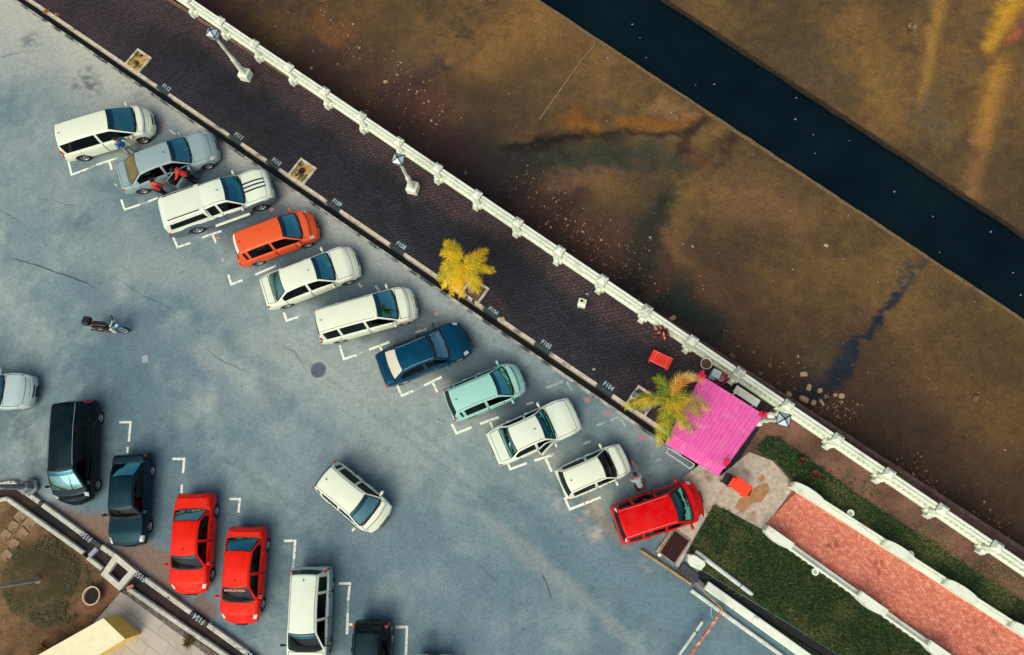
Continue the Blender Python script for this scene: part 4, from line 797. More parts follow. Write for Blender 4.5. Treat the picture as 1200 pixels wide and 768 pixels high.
# square sump frame
q = [at(x, y, .24) for x, y in ((135, 648.5), (160, 669.5), (140, 692.5), (118, 673.5))]; c = sum(q, Vector()) / 4; t_ = thing('drain_sump', 'square white concrete sump frame set across the lower left drain', 'drain', (c.x, c.y, 0))
mb = MB(); o4 = [(v.x - c.x, v.y - c.y) for v in q]; i4 = [(x * .56, y * .56) for x, y in o4]
for k in range(4): n_ = (k + 1) % 4; mb.prism([o4[k], o4[n_], i4[n_], i4[k]], 0, .25)
mb.build('frame', noisy('sump_white', (188, 188, 170), (210, 212, 194), 6), t_); mb = MB(); mb.prism([(x * .57, y * .57) for x, y in o4], 0, .06); mb.build('opening', noisy('sump_hole', (22, 14, 18), (42, 30, 32), 5), t_)
# pale slab with faint joints, stepping stones
slab('paved_slab', [(141.5, 694), (152, 700), (262, 782), (255, 800), (85, 800), (111, 729)], 0, .17, brick_mat('pale_slab', (172, 166, 150), (184, 178, 162), (146, 140, 126), 1.6, .55, lla, mort=.012, stain=[(1.2, 5, .5, .7, (150, 142, 126), .7), (9, 4, .55, .7, (196, 190, 176), .4)]))
slab('soil_strip', [(143, 692), (150, 693), (262, 772), (262, 782), (152, 701)], 0, .176, noisy('dirt_strip', (60, 56, 50), (128, 120, 106), 7))
M_STEP = noisy('step_stone', (122, 104, 78), (152, 130, 98), 6, c3=(92, 76, 52), scale3=3, lo3=.55, hi3=.66)
for k, (x, y, w, h) in enumerate(((24, 605, .46, .46), (35, 613, .52, .46), (16, 617, .42, .44), (27, 625, .44, .4), (7, 627, .44, .42), (17, 637, .42, .38), (8, 651, .44, .44))):
    p = at(x, y, .16); mb = MB(); mb.box((0, 0, 0), (w, h, .06), lla + R(8 * (k % 3 - 1)), bev=.02); o = mb.build('stepping_stone', M_STEP); o.location = p
    tag(o, 'flat tan stepping stone set in the dry ground at the left edge', 'stepping stone', 'stepping stones across the dry ground')
# yellow low wall
q = [at(x, y, 1.3) for x, y in ((121.5, 724.5), (147, 749), (52, 806), (5, 790))]; c = sum(q, Vector()) / 4; t_ = thing('low_wall', 'thick low wall with a cream top and a yellow painted end face', 'wall', (c.x, c.y, 0)); l4 = [(v.x - c.x, v.y - c.y) for v in q]
M_CREAM = noisy('cream_top', (226, 222, 176), (236, 232, 190), 3); M_YEL = noisy('yellow_wall', (226, 190, 88), (238, 204, 106), 4)
mb = MB(); n4 = len(l4); mb.add([(x, y, .14) for x, y in l4] + [(x, y, 1.28) for x, y in l4], [[i, (i + 1) % 4, 4 + (i + 1) % 4, 4 + i][::-1] for i in range(4)] + [[4, 5, 6, 7][::-1]]); mb.build('wall_body', M_YEL, t_)
mb = MB(); mb.prism([(x * .997, y * .997) for x, y in l4], 1.282, 1.315); mb.build('coping', M_CREAM, t_)
# pole on the mound, flower pot, small shrubs
b0 = at(45, 680, .35); t_ = thing('bare_pole', 'tall bare grey pole rising from the middle of the round grass mound', 'pole', b0); mb = MB(); mb.tube([(0, 0, 0), (0, 0, .8), (.02, 0, 3.4)], [.085, .075, .06], 10); mb.build('shaft', noisy('grey_bark', (136, 136, 124), (172, 170, 154), 10), t_); mb = MB(); mb.lathe([(.16, 0), (.15, .06), (.09, .08)], n=10); mb.build('collar', noisy('collar_soil', (110, 92, 76), (150, 130, 112), 8), t_)
t_ = tub('plant_pot', 113, 697, 'large round clay pot with a pale rim beside the pale slab at lower left', .36, .34, noisy('clay_pot', (150, 104, 76), (186, 140, 106), 8), noisy('pot_soil_dark', (18, 16, 14), (40, 36, 30), 12), 'pot')
mb = MB(); mb.lathe([(.345, .335), (.40, .335), (.40, .36), (.345, .36), (.345, .335)], n=24); mb.build('rim', noisy('pot_rim', (196, 176, 150), (214, 196, 170), 8), t_)
def shrub(px, py, z, r_, n, ms, label, name='shrub', spiky=False):
    p = at(px, py, z); t = thing(name, label, 'shrub', p); mb = MB(); rnd = random.Random(int(px * 3 + py))
    for k in range(n):
        a = rnd.uniform(0, 2 * PI); el = rnd.uniform(.15, 1.3); l = r_ * rnd.uniform(.5, 1.1); w = .05 if not spiky else .02
        e = Vector((l * math.cos(el) * math.cos(a), l * math.cos(el) * math.sin(a), l * math.sin(el))); b = e * (.25 if not spiky else .05); s = Vector((-math.sin(a), math.cos(a), 0)) * w * .5; m1 = b.lerp(e, .5)
        mb.add([b, m1 + s, e - Vector((0, 0, .03)), m1 - s], [[0, 1, 2, 3]], rnd.choice((0, 0, 1, 2)))
    mb.build('foliage', ms, t); mb = MB(); mb.tube([(0, 0, -.02), (.01, .01, r_ * .5)], [.03, .015], 6); mb.build('stem', M_TRUNK, t); return t
SH = [mat('shrub_olive', (84, 84, 34), .6), mat('shrub_brown', (120, 82, 50), .6), mat('shrub_pale', (158, 156, 96), .6)]
shrub(222, 752, .17, .36, 110, SH, 'small variegated shrub in the dirt strip beside the lower left drain')
shrub(51, 757, .14, .26, 70, [mat('orange_flower', (206, 130, 20), .6), SH[1], SH[0]], 'small orange flowering plant at the bottom edge beside the yellow wall', 'flowering_plant')
shrub(55, 14, Z_PROM, .22, 60, [mat('dry_leaf_yellow', (206, 156, 40), .6), mat('dry_leaf_gold', (186, 126, 30), .6), SH[1]], 'tuft of yellow dry weeds on the kerb at the top left, higher of two', 'weed')
shrub(67, 18, Z_PROM, .16, 40, [mat('dry_leaf_yellow', (206, 156, 40), .6), mat('dry_leaf_gold', (186, 126, 30), .6), SH[1]], 'small tuft of yellow dry weeds on the kerb at the top left, lower of two', 'weed')
DB = [mat('dead_twig_pale', (176, 150, 96), .8), mat('dead_twig', (132, 104, 62), .8), mat('dead_twig_dark', (96, 72, 44), .8)]
shrub(1066, 37, Z_MUD, .5, 150, DB, 'dry pale dead bush on the far mud bank at the upper right', 'dead_bush', True)
blades('grass', [(20, 640), (60, 628), (100, 665), (110, 690), (85, 730), (50, 735), (10, 715), (0, 680)], 3800, .2, [mat('grass_olive_dark', (64, 66, 32), .7), mat('grass_olive', (78, 76, 38), .7), GC[2]], .02, .06, -.5)
p = at(136, 705, .18); mb = MB(); mb.box((0, 0, .03), (.2, .16, .06), .6, bev=.02); mb.box((.14, .08, .03), (.16, .12, .06), .2, bev=.02); o = mb.build('brick', noisy('brick_pink', (170, 110, 90), (190, 136, 116), 10)); o.location = at(151, 689, .22); tag(o, 'broken pink brick on the inner kerb just below the square sump', 'brick')
# white triangular sign plate at the left edge
p = at(1, 555, 0); t_ = thing('sign_plate', 'white triangular plate beside the grey lantern post at the left edge', 'sign', p); mb = MB(); mb.prism([(-.35, -.05), (.3, .12), (.05, -.14), (-.35, -.22)], .9, .93); mb.build('plate', M_WHITE, t_); mb = MB(); mb.tube([(-.1, -.1, 0), (-.1, -.1, .9)], .03, 8); mb.build('post', M_GREYP, t_)

# ------------------------------------------------------------------ rocks, rubble, litter
M_ROCK = noisy('pale_rock', (150, 126, 92), (200, 176, 136), 5, bump=.5, c3=(110, 88, 62), scale3=3, lo3=.52, hi3=.62); M_ROCKD = noisy('brown_rock', (88, 66, 50), (134, 104, 78), 6, bump=.5)
def rockmesh(r_, seed, sub=2):
    bm = bmesh.new(); bmesh.ops.create_icosphere(bm, subdivisions=sub, radius=1); rnd = random.Random(seed); ax = (rnd.uniform(.7, 1.3), rnd.uniform(.55, .9), rnd.uniform(.45, .7))
    for v in bm.verts:
        k = 1 + .28 * noise.noise(v.co * 1.3 + Vector((seed, 0, 0))) + .12 * noise.noise(v.co * 3 + Vector((0, seed, 0))); q = v.co * k; q = Vector((max(-.85, min(.8, q.x)), max(-.8, min(.85, q.y)), max(-.5, min(.75, q.z)))); v.co = Vector((q.x * ax[0], q.y * ax[1], q.z * ax[2])) * r_
    return bm
RK = [(942, 439, .17, 'squarish pale rock topmost of the group in the blue black seep', 0), (948, 454, .20, 'pale rock in the middle of the seep, below the squarish topmost one', 0), (942, 468, .25, 'largest pale rock in the seep, next to the balustrade', 0), (953, 472, .17, 'pale rock just right of the largest rock in the seep', 0), (963, 472, .16, 'thin pale slab of rock at the lower right of the seep', 0),
      (961, 458, .15, 'pale rock with a dark hollow on the right side of the seep', 0), (979, 463, .14, 'left one of two pale rocks side by side right of the seep', 0), (986, 464, .18, 'right one of two pale rocks side by side right of the seep', 0), (924, 462, .20, 'round tan rock just outside a balustrade post', 0), (931, 456, .10, 'small grey rock between the round tan rock and the seep', 1), (912, 449, .13, 'flat orange brown rock near the balustrade left of the seep', 1),
      (902, 428, .12, 'dark brown upright rock further left of the seep', 1), (883, 413, .15, 'leaning brown rock near the balustrade above the pink roof', 1), (891, 438, .15, 'pale brown rock outside the balustrade, right of the leaning brown one', 1), (858, 417, .15, 'white and brown rock just outside a balustrade post', 1), (365, 80, .11, 'pale squared stone outside the balustrade at the upper left', 0), (429, 131, .13, 'grey round stone outside the upper balustrade', 1), (452, 96, .13, 'thin pale slab of stone on the mud at upper middle', 0), (546, 203, .13, 'brown round stone close outside the balustrade at mid length', 1), (968, 288, .12, 'lone pale stone on the mud near the canal', 0), (1143, 467, .16, 'round pale stone half sunk in the mud at the right', 1), (793, 137, .19, 'round stone with a shell like pattern in the ochre mud', 1), (788, 373, .17, 'white stone block close to the balustrade', 0), (1051, 304, .1, 'small brown stone beside the top of the seep', 1), (1170, 612, .12, 'brown stone outside the balustrade at the lower right', 1), (325, 52, .1, 'dark brown stone outside the top left balustrade', 1)]
for k, (x, y, r_, lb, mi) in enumerate(RK):
    me = bpy.data.meshes.new('rock'); bm = rockmesh(r_, k * 3.7); bm.to_mesh(me); bm.free(); me.materials.append((M_ROCK, M_ROCKD)[mi]); o = bpy.data.objects.new('rock', me); C.objects.link(o); o.location = at(x, y, Z_MUD + r_ * .2); o.rotation_euler = (0, 0, k * 1.3)
    tag(o, lb, 'rock', 'rocks on the mud outside the balustrade')
def gravel(name, spots, m, smin, smax, z):
    mb = MB(); rnd = random.Random(len(spots)); base = []
    for sd in range(6):
        bm = rockmesh(1, sd + 20, 1); base.append(([v.co.copy() for v in bm.verts], [[v.index for v in f.verts] for f in bm.faces])); bm.free()
    for (x, y, rx, n) in spots:
        for k in range(n):
            px, py = x + rnd.gauss(0, rx * .5), y + rnd.gauss(0, rx * .45); p = at(px, py, z); s_, t__ = st(p)
            if t__ < TF(s_) + .45 or T_C0(s_) - .25 < t__ < T_C1(s_) + .25: continue
            r_ = rnd.uniform(smin, smax) * (1 if rnd.random() < .85 else 1.8); vs, fs = rnd.choice(base); a = rnd.uniform(0, 6.3); ca_, sa_ = math.cos(a), math.sin(a)
            mb.add([(p.x + (v.x * ca_ - v.y * sa_) * r_, p.y + (v.x * sa_ + v.y * ca_) * r_, z + .02 + v.z * r_) for v in vs], fs, rnd.choice((0, 0, 0, 0, 1, 1, 2)))
    return tag(mb.build(name, m), kind='stuff')
gravel('rubble', [(1062, 558, 26, 380), (1085, 572, 20, 200), (970, 478, 24, 220), (985, 485, 22, 160), (1150, 606, 26, 90), (1168, 620, 16, 50), (700, 305, 60, 420), (680, 285, 40, 200), (640, 235, 40, 160), (470, 105, 44, 220), (510, 135, 36, 160), (375, 25, 30, 120), (405, 55, 30, 120), (345, 40, 30, 80), (720, 290, 40, 160), (740, 310, 30, 60), (830, 330, 30, 90), (760, 345, 30, 60), (620, 210, 30, 90), (860, 400, 30, 60), (925, 430, 20, 60), (900, 455, 20, 60), (330, 60, 20, 60), (660, 260, 30, 140)],
       [noisy('rubble_red', (70, 42, 34), (104, 68, 52), 9), noisy('rubble_brown', (84, 64, 44), (120, 92, 62), 9), noisy('rubble_pale', (150, 132, 104), (190, 170, 140), 9)], .018, .042, Z_MUD)
gravel('pebbles', [(330 + (i * 137) % 860, 10 + (i * 89) % 590, 60, 34) for i in range(56)], [noisy('pebble_brown', (96, 76, 52), (130, 104, 70), 9), noisy('pebble_dark', (50, 40, 32), (72, 58, 44), 9), noisy('pebble_pale', (176, 160, 130), (206, 194, 170), 9)], .010, .020, Z_MUD)
M_LIT = mat('white_litter', (140, 156, 156), .6)
for k, (x, y, r_) in enumerate(((741, 29, .05), (750, 45, .035), (757, 68, .035), (815, 100, .035), (837, 99, .05), (933, 115, .045), (932, 140, .055), (953, 158, .04), (955, 180, .03), (1048, 225, .05), (1093, 254, .035), (1161, 272, .055), (1101, 296, .03), (1187, 320, .04), (1196, 346, .05), (995, 165, .025))):
    p = at(x, y, Z_WATER); mb = MB(); rnd = random.Random(k); mb.prism([(r_ * rnd.uniform(.6, 1) * math.cos(a * PI / 3), r_ * rnd.uniform(.5, .9) * math.sin(a * PI / 3)) for a in range(6)], 0, .02); o = mb.build('floating_litter', M_LIT); o.location = p
    tag(o, 'tiny white scrap of litter floating on the dark canal', 'litter', 'white scraps floating on the canal')
for k, (x, y, z, r_, lb, m_) in enumerate(((513.5, 493.5, .01, .11, 'crumpled white paper on the asphalt behind the pale aqua car', M_LIT), (696, 433, Z_PROM, .09, 'white scrap of litter on the pavers near the kerb', M_LIT), (688, 345, Z_PROM, .08, 'white scrap of litter between the lamp stump and the balustrade', M_LIT), (712, 68, Z_MUD + .03, .07, 'white scrap on the mud near the canal pipe', M_LIT), (589, 374, Z_PROM, .13, 'small grey stone lying on the pavers by the kerb near F106', M_ROCK), (1005, 430 + 44, Z_MUD, .07, 'pale pebble right of the seep rocks', M_ROCK))):
    p = at(x, y, z); me = bpy.data.meshes.new('litter'); bm = rockmesh(r_, 60 + k, 1); bm.to_mesh(me); bm.free(); me.materials.append(m_); o = bpy.data.objects.new('litter' if m_ is M_LIT else 'stone', me); C.objects.link(o); o.location = p; tag(o, lb, 'litter' if m_ is M_LIT else 'stone')
rod('mud_pipe', [(697, 47, Z_MUD + .06), (697, 54, Z_MUD + .06), (682, 70, Z_MUD + .05), (645, 122, Z_MUD + .0), (632, 140, Z_MUD - .02)], .035, noisy('mud_pipe', (116, 92, 62), (150, 122, 86), 8), 'thin half buried pipe running from the canal edge across the mud', 'pipe')
# ------------------------------------------------------------------ cars
M_TYRE = mat('tyre_rubber', (22, 24, 26), .85); M_RIM = mat('alloy_rim', (176, 182, 182), .35, metal=.6); M_RIMD = mat('dark_rim', (84, 88, 92), .4, metal=.5); M_TRIM = mat('black_trim', (17, 21, 24), .6); M_UNDER = mat('underbody', (10, 11, 12), .9)
def glassmat(name, gloss, fac, trans, rough=.03):
    """tinted car glass: a see-through tint under a clear reflection"""
    m = bpy.data.materials.new(name); m.use_nodes = True; nt = m.node_tree; N = nt.nodes; N.remove(N['Principled BSDF']); out = N['Material Output']
    t = N.new('ShaderNodeBsdfTransparent'); t.inputs['Color'].default_value = (*trans, 1); g = N.new('ShaderNodeBsdfGlossy'); g.inputs['Color'].default_value = (*gloss, 1); g.inputs['Roughness'].default_value = rough
    fr = N.new('ShaderNodeFresnel'); fr.inputs['IOR'].default_value = 1.5; ad = N.new('ShaderNodeMath'); ad.operation = 'ADD'; ad.use_clamp = True; ad.inputs[1].default_value = fac; nt.links.new(fr.outputs['Fac'], ad.inputs[0])
    mx = N.new('ShaderNodeMixShader'); nt.links.new(ad.outputs[0], mx.inputs['Fac']); nt.links.new(t.outputs[0], mx.inputs[1]); nt.links.new(g.outputs[0], mx.inputs[2]); nt.links.new(mx.outputs[0], out.inputs['Surface']); return m
M_GL = glassmat('teal_glass', (.22, .76, .76), .5, (.22, .40, .44)); M_GLD = glassmat('dark_glass', (.5, .6, .65), .035, (.10, .12, .13)); M_GLM = glassmat('grey_teal_glass', (.42, .82, .80), .45, (.3, .42, .44)); M_SIDE = glassmat('side_glass', (.5, .6, .65), .0, (.07, .08, .09)); M_BAND = glassmat('tint_band', (.16, .50, .60), .24, (.08, .14, .18))
M_GLB = glassmat('deep_teal_glass', (.12, .56, .62), .42, (.2, .36, .42)); M_GLY = mat('tan_reflection_glass', (112, 100, 52), .3); M_GLC = mat('cream_sunshade', (200, 200, 176), .4)  # tan rear glass: a yellowish reflection painted in as flat colour
M_SEATC = mat('grey_seat_cloth', (66, 70, 72), .9); M_DASH = mat('dashboard', (34, 36, 38), .8)
M_HEADL = mat('headlight_glass', (206, 214, 206), .12, coat=.5); M_TAIL = mat('taillight_red', (190, 26, 30), .25, coat=.5); M_PLATE = mat('number_plate', (20, 22, 24), .5); M_AMBER = mat('amber_lens', (220, 110, 60), .3)
def paint(name, col, rough=.32, coat=.15, tint=None):
    m = mat('paint_' + name, col, rough, .2 if not tint else .40, coat=0 if tint else coat); nt = m.node_tree; b = nt.nodes['Principled BSDF']; N = nt.nodes; Lk = nt.links
    if tint: b.inputs['Specular Tint'].default_value = (*tint, 1)
    tc = N.new('ShaderNodeTexCoord'); n = N.new('ShaderNodeTexNoise'); n.inputs['Scale'].default_value = 2.4; n.inputs['Detail'].default_value = 8; n.inputs['Roughness'].default_value = .68; Lk.new(tc.outputs['Object'], n.inputs['Vector'])
    mr = N.new('ShaderNodeMapRange'); mr.inputs['From Min'].default_value = .42; mr.inputs['From Max'].default_value = .75; mr.inputs['To Max'].default_value = .09 if sum(col) > 450 else (.07 if sum(col) > 160 else .025); Lk.new(n.outputs['Fac'], mr.inputs['Value'])
    mx = N.new('ShaderNodeMix'); mx.data_type = 'RGBA'; mx.inputs['A'].default_value = (*lin(col), 1); mx.inputs['B'].default_value = (*lin((150, 150, 132)), 1); Lk.new(mr.outputs['Result'], mx.inputs['Factor']); Lk.new(mx.outputs['Result'], b.inputs['Base Color'])
    m2 = N.new('ShaderNodeMapRange'); m2.inputs['To Min'].default_value = rough * .8; m2.inputs['To Max'].default_value = rough * 1.7; Lk.new(n.outputs['Fac'], m2.inputs['Value']); Lk.new(m2.outputs['Result'], b.inputs['Roughness'])
    return m
def plerp(tab, x):
    if x <= tab[0][0]: return tab[0][1]
    for (a, va), (b, vb) in zip(tab, tab[1:]):
        if x <= b: k = (x - a) / (b - a); return va + (vb - va) * k
    return tab[-1][1]
KINDS_ = {
 'sedan': dict(W=1.70, H=1.43, D=.115, Cc=.27, B=.575, A=.735, hb=.93, deck=.97, hf=.70, wr=.555, kf=.13, kr=.14, nose=1.0, tail=.6, bp=.47, quarter=None),
 'boxy':  dict(W=1.62, H=1.38, D=.155, Cc=.27, B=.555, A=.67, hb=.90, deck=.93, hf=.74, wr=.575, kf=.12, kr=.10, nose=.55, tail=.5, bp=.455, quarter=None),
 'hatch': dict(W=1.66, H=1.52, D=.03, Cc=.11, B=.61, A=.80, hb=.95, deck=.98, hf=.74, wr=.555, kf=.15, kr=.12, nose=1.1, tail=.35, bp=.46, quarter=.17),
 'kei':   dict(W=1.44, H=1.42, D=.04, Cc=.12, B=.585, A=.745, hb=.90, deck=.92, hf=.74, wr=.56, kf=.14, kr=.08, nose=.5, tail=.3, bp=.45, quarter=None),
 'mpv':   dict(W=1.70, H=1.66, D=.025, Cc=.075, B=.61, A=.80, hb=1.0, deck=1.02, hf=.78, wr=.575, kf=.15, kr=.10, nose=1.0, tail=.3, bp=.50, quarter=.24),
 'van':   dict(W=1.80, H=1.82, D=.02, Cc=.06, B=.66, A=.85, hb=1.06, deck=1.08, hf=.84, wr=.61, kf=.13, kr=.08, nose=.9, tail=.2, bp=.54, quarter=.25),
 'pickup': dict(W=1.78, H=1.74, D=.39, Cc=.42, B=.605, A=.735, hb=1.08, deck=1.10, hf=.98, wr=.60, kf=.14, kr=.04, nose=.6, tail=.15, bp=.52, quarter=None),
}
def make_car(name, label, cat, rear, front, kind, body, zref=.6, lower=None, ws=None, rg=None, side=None, top=None, rim=None, over=None, band=True, mouldings=False, group=None, steer=0, opens=None, extras=None, mirror=None, roof_trim=None):
    K = dict(KINDS_[kind]); K.update(over or {})
    a, b = at(*rear, zref), at(*front, zref); L = (b - a).length; mid = (a + b) / 2; rz = math.atan2((b - a).y, (b - a).x)
    root = thing(name, label, cat, (mid.x, mid.y, 0), rz, group)
    W2 = K['W'] / 2; hL = L / 2; X = lambda f: -hL + f * L
    xD, xC, xB, xA = X(K['D']), X(K['Cc']), X(K['B']), X(K['A']); Hh, hb = K['H'], K['hb']
    rw = K.get('rw', .29); ra = rw + .05; xf, xr = hL - K.get('fo', .80), -hL + K.get('ro', .78)
    def plan(x):
        e0 = hL - 1.0
        if x > e0: return 1 - K['kf'] * ((x - e0) / 1.0) ** 2.6
        if x < -e0: return 1 - K['kr'] * ((-x - e0) / 1.0) ** 3.0
        return 1
    tops = [(-hL, K['deck'] - .06), (-hL + .12, K['deck']), (xD, K['deck']), (xD + .05, hb), (xA - .05, hb), (xA + .10, hb - .03), (xA + (hL - xA) * .55, (hb + K['hf']) / 2 + .045), (hL - .12, K['hf'] + .02), (hL, K['hf'] - .05)]
    top_ = lambda x: plerp(tops, x)
    def zbot(x):
        z = .22
        for xw in (xf, xr):
            dd = ra * ra - (x - xw) ** 2
            if dd > 0: z = max(z, rw + math.sqrt(dd))
        if x > hL - .3 or x < -hL + .3: z = max(z, .27)
        return z
    RY = [.87, .965, 1.0, 1.0, .985, .945, .87, .50, 0]; RZ = [0, .08, .30, .60, .82, .945, 1.0, 1.0, 1.0]; RC = [0, 0, 0, 0, 0, 0, 0, .72, 1.0]; SB = [.07, .015, 0, .025, .06, .10, .14, .145, .15]
    def S(x, v, sg=1):
        i = min(7, int(v)); f = v - i; zb = zbot(x); ab = ss(.32, .5, zb); y = RY[i] + (RY[i + 1] - RY[i]) * f; z_ = RZ[i] + (RZ[i + 1] - RZ[i]) * f; c_ = RC[i] + (RC[i + 1] - RC[i]) * f; sb = SB[i] + (SB[i + 1] - SB[i]) * f
        if v < 3: y = y + (1 - y) * ab
        h = top_(x); z = zb + (h - zb) * z_ + .035 * c_
        nose = K['nose'] if x > 0 else K['tail']; e = ss(hL - .55, hL, abs(x)); xx = x - math.copysign(sb * nose * e, x)
        bow = 0
        if x > 0: bow = -.15 * ss(hL - .75, hL, x) * (y * y) * nose
        return Vector((xx + bow, sg * y * W2 * plan(x), z))
    two = lower is not None; mats_b = [body, lower or body, M_TRIM, top or body]
    xs = sorted(set([-hL + L * i / 84 for i in range(85)] + [hL - .03, hL - .06, -hL + .03]))
    mb = MB(); rows = []; nv = 9
    for x in xs: rows.append([S(x, v, 1) for v in range(nv)] + [S(x, v, -1) for v in range(nv - 2, -1, -1)])
    nc = len(rows[0]); o_ = len(mb.v); mb.v += [tuple(p) for r_ in rows for p in r_]
    for i in range(len(rows) - 1):
        for j in range(nc - 1):
            jj = min(j, nc - 2 - j)
            if jj >= 6 and xs[i] > xD + .12 and xs[i + 1] < xA - .10: continue
            mb.f.append([i * nc + j, (i + 1) * nc + j, (i + 1) * nc + j + 1, i * nc + j + 1]); mb.m.append(1 if (two and jj < 4) else (2 if jj < 1 else 0)); mb.sm.append(True)
    def face(end, f, v):
        p = S(end * hL, v, 1); y0 = p.y / (W2 * plan(end * hL)); yy = f * y0
        return Vector((p.x + (.15 * K['nose'] * (y0 * y0 - yy * yy) if end > 0 else 0), yy * W2 * plan(end * hL), p.z))
    def rim_top(end, f):
        y = abs(f) * RY[6]; v = 6 + (RY[6] - y) / (RY[6] - RY[7]) if y > RY[7] else 7 + (RY[7] - y) / RY[7]
        return S(end * hL, min(v, 8), 1 if f >= 0 else -1)
    for end in (1, -1):
        fr = [[face(end, -1 + 2 * k / 14, v) for k in range(15)] for v in (0, .5, 1, 1.5, 2, 2.5, 3, 3.5, 4, 4.5, 5, 5.5, 5.95)] + [[rim_top(end, -1 + 2 * k / 14) for k in range(15)]]
        o0 = len(mb.f); mb.grid(fr, flip=end < 0)
        if two:
            for k in range(o0, len(mb.f)): mb.m[k] = 1 if (k - o0) // 14 < 6 else 0
    # greenhouse
    wr = K['wr'] * W2 / .85 * .98; zc = Hh - .055; hbase = hb - .04
    xm = (xC + xB) / 2; hw = (xB - xC) / 2
    def ztop(x):
        if x < xC: return hbase + (zc - hbase) * max(0, (x - xD) / (xC - xD)) ** .88
        if x > xB: return hbase + (zc - hbase) * max(0, (xA - x) / (xA - xB)) ** .90
        return Hh - .055 * ((x - xm) / hw) ** 2
    wb_ = lambda x: .925 * W2 * plan(x)
    def yat(x, z): k = max(0, min(1, (z - hbase) / (Hh - hbase))); return wb_(x) + (wr - wb_(x)) * k ** 1.25
    def bow(x, y):
        k = ss(xB - .35, xB + .1, x) * .15 - ss(xC + .35, xC - .05, x) * .09; return k * (1 - min(1, (y / W2) ** 2))
    def side_pt(x, s, sg=1): z = hbase + (ztop(x) - hbase) * s; y = yat(x, z); return Vector((x + bow(x, y), sg * y, z))
    def top_pt(x, u): z = ztop(x); y = u * yat(x, z); return Vector((x + bow(x, y), y, z + .045 * (1 - u * u) * min(1, (z - hbase) / .25)))
    def gh(mbx, x0, x1, n=46, mi=0):
        rows = []
        for i in range(n + 1):
            x = x0 + (x1 - x0) * i / n
            ss_ = [0, .15, .35, .55, .75, .9]; us = [.93, .84, .7, .5, .25, 0]
            half = [side_pt(x, s) for s in ss_] + [top_pt(x, u) for u in us]
            rows.append(half + [Vector((p.x, -p.y, p.z)) for p in half[-2::-1]])
        nc = len(rows[0]); o = len(mbx.v); mbx.v += [tuple(p) for r_ in rows for p in r_]
        for i in range(n):
            for j in range(nc - 1):
                xa_, xb_ = x0 + (x1 - x0) * i / n, x0 + (x1 - x0) * (i + 1) / n; jj = min(j, nc - 2 - j)
                if jj >= 6 and ((xa_ > xB and xb_ < xA - .03) or (xb_ < xC and xa_ > xD + .02 and kind != 'pickup')): continue
                if 1 <= jj < 5 and any(xa_ > e0 and xb_ < e1 for e0, e1 in holes): continue
                mbx.f.append([o + i * nc + j, o + (i + 1) * nc + j, o + (i + 1) * nc + j + 1, o + i * nc + j + 1]); mbx.m.append(mi); mbx.sm.append(True)
    dx_ws = xA - xB
    xbp = X(K['bp']); pil = .055
    xe = xA - dx_ws * .16
    ends = [(xbp + pil, xe)]
    xrq = xC + (.10 if kind in ('sedan', 'boxy') else .03)
    if kind in ('sedan', 'boxy'): xrq = xD + (xC - xD) * .55
    if kind == 'pickup': ends.append((xC + .06, xbp - pil))
    elif K['quarter']: xq = X(K['quarter']); ends += [(xq + pil, xbp - pil), (xrq + .04, xq - pil)]
    else: ends.append((xrq, xbp - pil))
    holes = ends
    gh(mb, xD, xA)
    bo = mb.build('body', mats_b, root)
    def patch(nm, fn, u0, u1, v0, v1, m, off=.006, nu=14, nv_=10, parent=None, mfn=None, ring=0, ringm=None, ctr=None):
        rows = []; cen = ctr or Vector((0, 0, .7))
        pa, pb, pc_ = fn(u0, (v0 + v1) / 2), fn(u1, (v0 + v1) / 2), fn((u0 + u1) / 2, v0); lu = max(.05, (pb - pa).length); lv = max(.05, (fn((u0 + u1) / 2, v1) - pc_).length)
        def cut(i, n, l):
            if not ring: return i / n
            e = min(.2, ring / l)
            return 0 if i == 0 else (1 if i == n else e + (1 - 2 * e) * (i - 1) / (n - 2))
        for i in range(nu + 1):
            row = []
            for j in range(nv_ + 1):
                u = u0 + (u1 - u0) * cut(i, nu, lu); v = v0 + (v1 - v0) * cut(j, nv_, lv); p = fn(u, v); e = 1e-3
                du = fn(u + e, v) - fn(u - e, v); dv = fn(u, v + e) - fn(u, v - e); n = du.cross(dv)
                if n.length < 1e-12: n = p - cen
                n.normalize()
                if n.dot(Vector((p.x * .15, p.y, p.z - .55))) < 0: n = -n
                row.append(p + n * off)
            rows.append(row)
        q = MB(); n0 = (rows[1][0] - rows[0][0]).cross(rows[0][1] - rows[0][0]); pc = rows[nu // 2][nv_ // 2]; fl = n0.dot(Vector((pc.x * .15, pc.y, pc.z - .55))) < 0
        q.grid(rows, flip=not fl)
        if mfn:
            for k in range(len(q.f)): q.m[k] = mfn(k // nv_ / nu, (k % nv_) / nv_)
        if ring:
            m = list(m) if isinstance(m, (list, tuple)) else [m]; m = m + [ringm or M_TRIM]
            for k in range(len(q.f)):
                if k // nv_ in (0, nu - 1) or k % nv_ in (0, nv_ - 1): q.m[k] = len(m) - 1
        return q.build(nm, m, parent or root)
    dx_ws = xA - xB
    ws = ws or M_GL; rg = rg or M_GLM; sgl = side or M_SIDE
    def wsf(f, u): return top_pt(xA - .02 - f * (dx_ws + .0), u)
    patch('windscreen', wsf, .06, .995, -.93, .93, [ws, M_BAND], .007, 16, 12, mfn=(lambda a, b: 1 if a > .74 else 0) if band else None, ring=.045)
    patch('cowl', wsf, -.03, .075, -.90, .90, M_TRIM, .009, 4, 12)
    wp = MB()
    for u0, u1 in ((-.55, .02), (.05, .62)):
        p0, p1 = wsf(.06, u0), wsf(.16, u1); wp.tube([p0 + Vector((0, 0, .025)), p1 + Vector((.0, 0, .025))], .011, 5)
    wp.build('wiper', M_TRIM, root)
